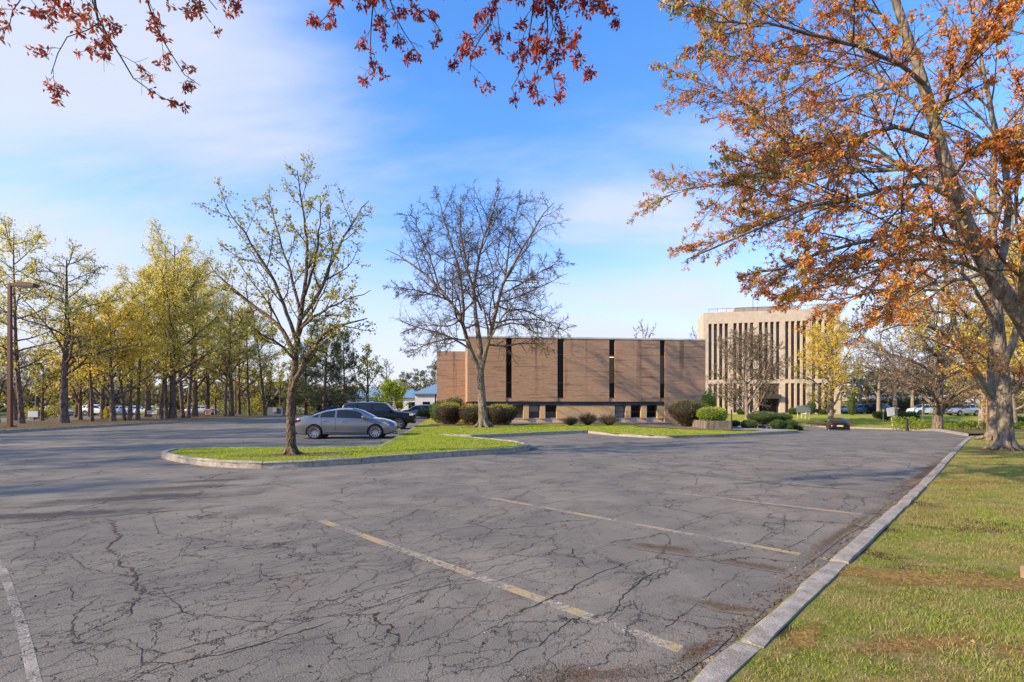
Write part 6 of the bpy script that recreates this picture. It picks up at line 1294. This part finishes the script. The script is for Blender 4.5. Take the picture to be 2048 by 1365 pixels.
SPEC = {
 'sedan': dict(L=4.82, hw=.915, wb=(-1.38, 1.42), rt=.335, zb=.20,
   top=[(-2.41, .62), (-2.38, .86), (-2.28, 1.0), (-2.0, 1.07), (-1.70, 1.09), (-1.25, 1.25), (-.85, 1.38), (-.4, 1.46), (0, 1.475), (.35, 1.45), (.7, 1.35), (1.05, 1.18), (1.35, 1.02), (1.6, .985), (1.95, .90), (2.2, .80), (2.34, .69), (2.41, .52)],
   belt=[(-2.41, .6), (-2.2, .95), (-1.7, 1.03), (-1.0, 1.005), (0, .96), (1.0, .925), (1.4, .905), (2.0, .80), (2.41, .45)], roofin=.24, wx=(-1.55, 1.02), bpil=[-.42], cpil=-1.18, ws=(.30, 1.30), rw=(-1.66, -.80)),
 'suv': dict(L=4.83, hw=.945, wb=(-1.40, 1.42), rt=.395, zb=.38,
   top=[(-2.41, .85), (-2.38, 1.12), (-2.33, 1.40), (-2.18, 1.70), (-1.9, 1.80), (-1.0, 1.83), (0, 1.83), (.35, 1.81), (.60, 1.72), (.85, 1.48), (1.12, 1.24), (1.35, 1.185), (1.8, 1.15), (2.15, 1.10), (2.32, 1.02), (2.39, .85), (2.41, .62)],
   belt=[(-2.41, .8), (-2.3, 1.18), (-1.0, 1.19), (0, 1.17), (.9, 1.15), (1.2, 1.14), (2.1, 1.02), (2.41, .6)], roofin=.16, wx=(-2.15, .95), bpil=[-.30], cpil=-1.25, ws=(.42, 1.10), rw=(-2.30, -2.10)),
 'crossover': dict(L=4.6, hw=.92, wb=(-1.32, 1.38), rt=.36, zb=.26,
   top=[(-2.3, .75), (-2.27, 1.02), (-2.2, 1.22), (-1.95, 1.45), (-1.6, 1.60), (-1.0, 1.67), (-.2, 1.68), (.3, 1.62), (.7, 1.46), (1.05, 1.22), (1.3, 1.11), (1.7, 1.05), (2.0, .96), (2.2, .82), (2.3, .60)],
   belt=[(-2.3, .7), (-2.1, 1.12), (-1.0, 1.10), (0, 1.05), (1.0, 1.01), (1.4, .98), (2.0, .85), (2.3, .55)], roofin=.20, wx=(-2.0, 1.0), bpil=[-.35], cpil=-1.25, ws=(.35, 1.24), rw=(-2.18, -1.7)),
}
def make_car(kind, label, paintm, loc, rz, group='parked and passing cars', detail=True, lower=None, cat_='car', name=None):
    S = SPEC[kind]; hw = S['hw']; L2 = S['L']/2
    xs_ = np.unique(np.concatenate([np.linspace(-L2, L2, 45), [p[0] for p in S['top']]])); tx, tz = zip(*S['top']); bx_, bz_ = zip(*S['belt'])
    top = lambda x: float(np.interp(x, tx, tz)); belt = lambda x: min(float(np.interp(x, bx_, bz_)), top(x)-.012)
    wid = lambda x: hw*(1-.16*max(0, (abs(x)-(L2-.75))/.75)**2.2-.02*abs(x)/L2)
    def ring(x):
        w, zt, b = wid(x), top(x), belt(x); zb = S['zb']+.10*max(0, (abs(x)-(L2-.5))/.5)
        zb = min(zb, zt-.2); h = zt-b; re = w*.955-S['roofin']*min(1, h/.45)*1.0
        if h < .1: re = w*.86
        mid = zb+(b-zb)*.45
        return [(0, zb), (w*.84, zb), (w*.965, zb+.06), (w*1.0, mid), (w*.995, mid+(b-mid)*.55), (w*.955, b), (re, zt-min(.07, h*.35)), (re*.62, zt-.012), (0, zt)]
    rings = [ring(x) for x in xs_]; V = []; nr = 17
    for x, g in zip(xs_, rings): V += [(x, y, z) for y, z in g]+[(x, -y, z) for y, z in g[-2:0:-1]]
    nr = len(rings[0])*2-2; Fc = [(i*nr+k, i*nr+(k+1) % nr, (i+1)*nr+(k+1) % nr, (i+1)*nr+k) for i in range(len(xs_)-1) for k in range(nr)]+[tuple(range(nr)), tuple((len(xs_)-1)*nr+k for k in range(nr))]
    car = empty(name or {'sedan': 'parked_car', 'suv': 'parked_suv', 'crossover': 'parked_suv'}[kind], loc, rz, label, cat_, group)
    mb = MB(); mb.add(V, Fc); body = mb.build('body', paintm, car, angle=38)
    for x in S['wb']:
        for s in (1, -1):
            m = MB(); m.lathe([(.0001, -.2), (S['rt']+.055, -.2), (S['rt']+.055, .2), (.0001, .2)], 28, 0, 'y'); c = m.build('cut', M_BLK, car, loc=(x, s*(hw-.08), S['rt']))
            md = body.modifiers.new('arch', 'BOOLEAN'); md.operation = 'DIFFERENCE'; md.object = c; md.solver = 'EXACT'; c['cut'] = 1
    dg = bpy.context.evaluated_depsgraph_get(); me = bpy.data.meshes.new_from_object(body.evaluated_get(dg)); body.modifiers.clear(); body.data = me
    me.polygons.foreach_set('use_smooth', [True]*len(me.polygons)); me.set_sharp_from_angle(angle=R(38))
    for o in list(car.children):
        if 'cut' in o: bpy.data.objects.remove(o)
    ty, ri = WM['suv' if kind == 'suv' else 'sedan']; k = S['rt']/(.395 if kind == 'suv' else .335)
    for x in S['wb']:
        for s in (1, -1):
            w = empty('wheel', (x, s*(hw-.125), S['rt']), 0 if s < 0 else PI, parent=car, scale=(k, 1, k)); link('tyre', ty, w); link('rim', ri, w)
            m = MB(); m.lathe([(.0001, 0), (S['rt']+.05, 0)], 24, 0, 'y'); m.build('wheel_well', M_BLK, car, loc=(x, s*(hw-.275), S['rt']))
    # side glass: strips laid a few millimetres proud of the cabin side
    def side(x, f):
        g = ring(x); (y0, z0), (y1, z1) = g[5], g[6]; return y0+(y1-y0)*f, z0+(z1-z0)*f
    def pane(nm, xa, xb, s, sl0=0., sl1=0., mat=M_CARGLASS):
        n = 8; vs = []
        for i in range(n+1):
            for f in (.10, .94):
                x = (xa+sl0*f)+((xb+sl1*f)-(xa+sl0*f))*i/n; y, z = side(x, f); g = ring(x); h = g[6][1]-g[5][1]; d = .008
                if h < .06: y, z = side(x, .5)
                vs.append((x, s*(y+d), z+.002))
        m = MB(); m.add(vs, [(2*i, 2*i+1, 2*i+3, 2*i+2) for i in range(n)]); m.build(nm, mat, car, smooth=True)
    for s in (1, -1):
        a, b = S['wx']; bp = S['bpil'][0]; cp = S['cpil']
        pane('front_window', bp+.05, b, s, 0, -.36 if kind != 'suv' else -.30); pane('rear_window', cp+.05, bp-.05, s, .05 if kind != 'suv' else 0, 0); pane('quarter_window', a+.02, cp-.05, s, .35 if kind == 'sedan' else (.12 if kind == 'suv' else .25), -.02 if kind != 'sedan' else .06)
        if detail:
            g = ring(b-.05); m = MB(); m.box(b-.18, b+.02, s*(hw+.00)-.02*s if s < 0 else hw-.02, s*hw-.20*s if False else (s*(hw+.19)), belt(b)+.03, belt(b)+.19, bev=.035) if False else m.box(b-.20, b, min(s*(hw-.03), s*(hw+.17)), max(s*(hw-.03), s*(hw+.17)), belt(b)+.04, belt(b)+.19, bev=.04); m.build('mirror', M_BLK if kind == 'suv' else paintm, car, smooth=True)
            for x in (bp-.62, bp+.28):
                y, z = ring(x)[4]; m = MB(); m.box(x, x+.20, min(s*(y-.005), s*(y+.035)), max(s*(y-.005), s*(y+.035)), z+.045, z+.085, bev=.012); m.build('door_handle', paintm if kind == 'suv' else M_CHROME, car)
            for x in (bp, b+.05, cp+.12 if kind == 'sedan' else cp+.05):
                m = MB(); pts = [(x, s*(ring(x)[q][0]+.003), ring(x)[q][1]) for q in (2, 3, 4, 5)]; m.tube(pts, .006, 4); m.build('door_gap', M_BLK, car)
            if kind == 'sedan':
                pts = [(x, s*(side(x, 0)[0]+.004), belt(x)-.075-.02*(x < -1)) for x in np.linspace(-2.15, 1.25, 14)]; m = MB(); m.tube(pts, .012, 4); m.build('waist_crease', mk('crease shade', (.06, .06, .065)), car)
                m = MB(); m.tube([(x, s*(ring(x)[3][0]*.993), .34+.02*abs(x)) for x in np.linspace(-.95, .98, 8)], .018, 5); m.build('sill_trim', paintm, car)
    def sheetglass(nm, xa, xb, fs=.92):
        n = 7; vs = []
        for i in range(n+1):
            x = xa+(xb-xa)*i/n; g = ring(x)
            for (y, z) in ((g[6][0]*fs, g[6][1]+.012), (g[7][0], g[7][1]+.014), (0, g[8][1]+.014), (-g[7][0], g[7][1]+.014), (-g[6][0]*fs, g[6][1]+.012)): vs.append((x, y, z+.004))
        m = MB(); m.add(vs, [(i*5+k, i*5+k+1, (i+1)*5+k+1, (i+1)*5+k) for i in range(n) for k in range(4)]); m.build(nm, M_CARGLASS, car, smooth=True)
    sheetglass('windscreen', *S['ws']); sheetglass('back_window', *S['rw'])
    zf = belt(L2-.25); zr = belt(-L2+.12)
    for s in (1, -1):
        m = MB(); w = wid(L2-.3); xf = L2
        if kind == 'suv': m.box(xf-.32, xf-.03, min(s*.60, s*(w*.98)), max(s*.60, s*(w*.98)), .90, 1.04, bev=.04)
        else: m.add([(xf-.62, s*(wid(xf-.62)*.97), .80), (xf-.30, s*(wid(xf-.3)*.985), .66), (xf-.10, s*.58, .62), (xf-.12, s*.56, .71), (xf-.36, s*.70, .80), (xf-.60, s*(wid(xf-.6)*.93), .865)], [(0, 1, 2, 3, 4, 5)]) if False else m.add([(xf-.66, s*(wid(xf-.66)+.006), belt(xf-.66)-.06), (xf-.34, s*(wid(xf-.34)+.008), .635), (xf-.12, s*(wid(xf-.12)*.92+.01), .60), (xf-.03, s*.62, .60), (xf-.055, s*.58, .69), (xf-.20, s*.68, belt(xf-.2)+.02), (xf-.42, s*(wid(xf-.42)*.90), belt(xf-.42)+.05)], [(0, 1, 6), (1, 5, 6), (1, 2, 5), (2, 3, 4), (2, 4, 5)])
        m.build('headlight', M_HEAD, car)
        m = MB()
        if kind == 'sedan': m.box(-L2-.005, -L2+.42, min(s*.58, s*(wid(-L2+.35)+.008)), max(s*.58, s*(wid(-L2+.35)+.008)), .82, .935, bev=.03)
        else: m.box(-L2-.012, -L2+.20, min(s*.66, s*(wid(-L2+.15)+.01)), max(s*.66, s*(wid(-L2+.15)+.01)), .92, 1.18, bev=.03)
        m.build('tail_light', M_TAIL, car)
        if kind == 'suv' and detail:
            m = MB(); m.tube([(-1.9, s*.62, 1.80), (-1.8, s*.62, 1.875), (.1, s*.62, 1.885), (.25, s*.62, 1.83)], .022, 6); m.build('roof_rail', M_BLK, car)
    m = MB(); m.box(L2-.06, L2+.012, -.48, .48, .46 if kind != 'suv' else .72, .58 if kind != 'suv' else .98, bev=.015); m.build('grille', M_BLK, car)
    m = MB(); m.box(L2-.20, L2+.03, -.75, .75, S['zb']+.02, S['zb']+.16, bev=.03); m.build('front_bumper', M_BLK if kind == 'suv' else paintm, car)
    m = MB(); m.box(-L2-.03, -L2+.2, -.75, .75, S['zb']+.03, S['zb']+.18, bev=.03); m.build('rear_bumper', M_BLK, car)
    m = MB(); m.box(-L2-.016, -L2+.02, -.26, .26, .64 if kind == 'sedan' else .80, .79 if kind == 'sedan' else .95, bev=.006); m.build('licence_plate', M_PLATE, car)
    return car
u = R(6.5)      # the left lot's stalls run along this direction
S_GREY = make_car('sedan', 'grey saloon parked nose to the lawn beside the island tree', paintmat('grey metallic', (.16, .158, .162), .55), (-8.02, 24.6, 0), u, cat_='car')
S_BLK = make_car('suv', 'black off-roader with roof rails parked behind the grey saloon', paintmat('black paint', (.005, .005, .006), .0, .3), (-9.0, 33.9, 0), u, cat_='suv')
X_GREY = make_car('crossover', 'blue grey crossover parked at the far end of the lot near the yews', paintmat('slate blue paint', (.08, .095, .115), .4), ((838-1024)/F*61, 61, 0), PI+R(8), cat_='suv')
S_DRV = make_car('sedan', 'black saloon driving away across the lot entrance with red tail lights', paintmat('dark paint', (.006, .005, .006), 0, .3), (33.4, 51.5, float(gz(33.4, 51.5))), R(62), name='black_car', cat_='car')
def far_car(src, px, Y, z, rz, label, pm, sc=1.0):
    x = (px-1024)/F*Y; c = dup(src, (x, Y, z), rz, label, sc)
    for ch in c.children:
        if ch.name.split('.')[0] == 'body':
            ch.data = ch.data.copy(); ch.data.materials.clear(); ch.data.materials.append(pm)
    return c
P_SIL, P_WHT, P_BLU, P_DK = paintmat('silver paint', (.42, .43, .44), .5), paintmat('white car paint', (.74, .74, .72), 0, .3), paintmat('blue grey paint', (.13, .17, .23), .4), paintmat('charcoal paint', (.025, .027, .03), .2)
far_car(S_GREY, 664, 74, 0, PI+R(5), 'dark saloon beyond the black off-roader', P_DK)
far_car(X_GREY, 583, 96, .05, R(5), 'silver car parked beyond the utility cabinet', P_SIL)
far_car(S_GREY, 401, 84, .05, PI, 'long silver car behind the red sign', P_SIL, (1.1, 1, 1))
for px, Y, a, s, lb, pm in ((106, 72, .1, S_GREY, 'white car behind the thickest pine trunk', P_WHT), (196, 80, .0, X_GREY, 'white and dark van like car behind the slim pine', P_WHT), (240, 84, PI, S_GREY, 'white car behind the golden maple trunk', P_WHT), (272, 88, 0, S_GREY, 'white car between the pine pair and the third pine', P_WHT), (300, 84, PI, S_GREY, 'white car under the pale lettered sign', P_WHT)):
    far_car(s, px, Y, .05, a, lb, pm)
far_car(X_GREY, 1716, 88, .1, PI+R(8), 'blue grey crossover parked right of the office block', P_BLU)
far_car(S_GREY, 1694, 92, .1, R(100), 'dark blue car half hidden by the columnar shrub', P_BLU)
far_car(S_BLK, 1762, 86, .1, R(-70), 'dark off-roader behind the short clipped hedge', P_DK)
far_car(X_GREY, 1846, 80, .1, PI+R(6), 'white crossover behind the grey sign back', P_WHT)
far_car(S_GREY, 1892, 84, .1, R(80), 'dark saloon behind the spreading tree', P_DK)
far_car(X_GREY, 1926, 76, .1, PI+R(4), 'silver grey off-roader right of the spreading tree', P_SIL)
bt = empty('box_truck', ((1952-1024)/F*80, 80, .1), R(4), 'pale boxy delivery truck beside the silver off-roader', 'truck')
mb = MB(); mb.box(-1.6, 1.6, -1, 1, .5, 2.5, bev=.04); mb.build('box', mk('truck white', (.55, .58, .60), rough=.5), bt)
mb = MB(); mb.box(-2.9, -1.65, -.95, .95, .45, 1.9, bev=.12); cab = mb.build('cab', mk('truck grey', (.30, .34, .38), rough=.4), bt); mb = MB(); mb.box(-2.6, -1.9, -.965, -.955, 1.2, 1.75); mb.build('window', M_CARGLASS, cab)
for x in (-2.2, .9):
    for s in (1, -1): w = empty('wheel', (x, s*.85, .4), 0 if s < 0 else PI, parent=bt, scale=1.15); link('tyre', WM['sedan'][0], w); link('rim', WM['sedan'][1], w)
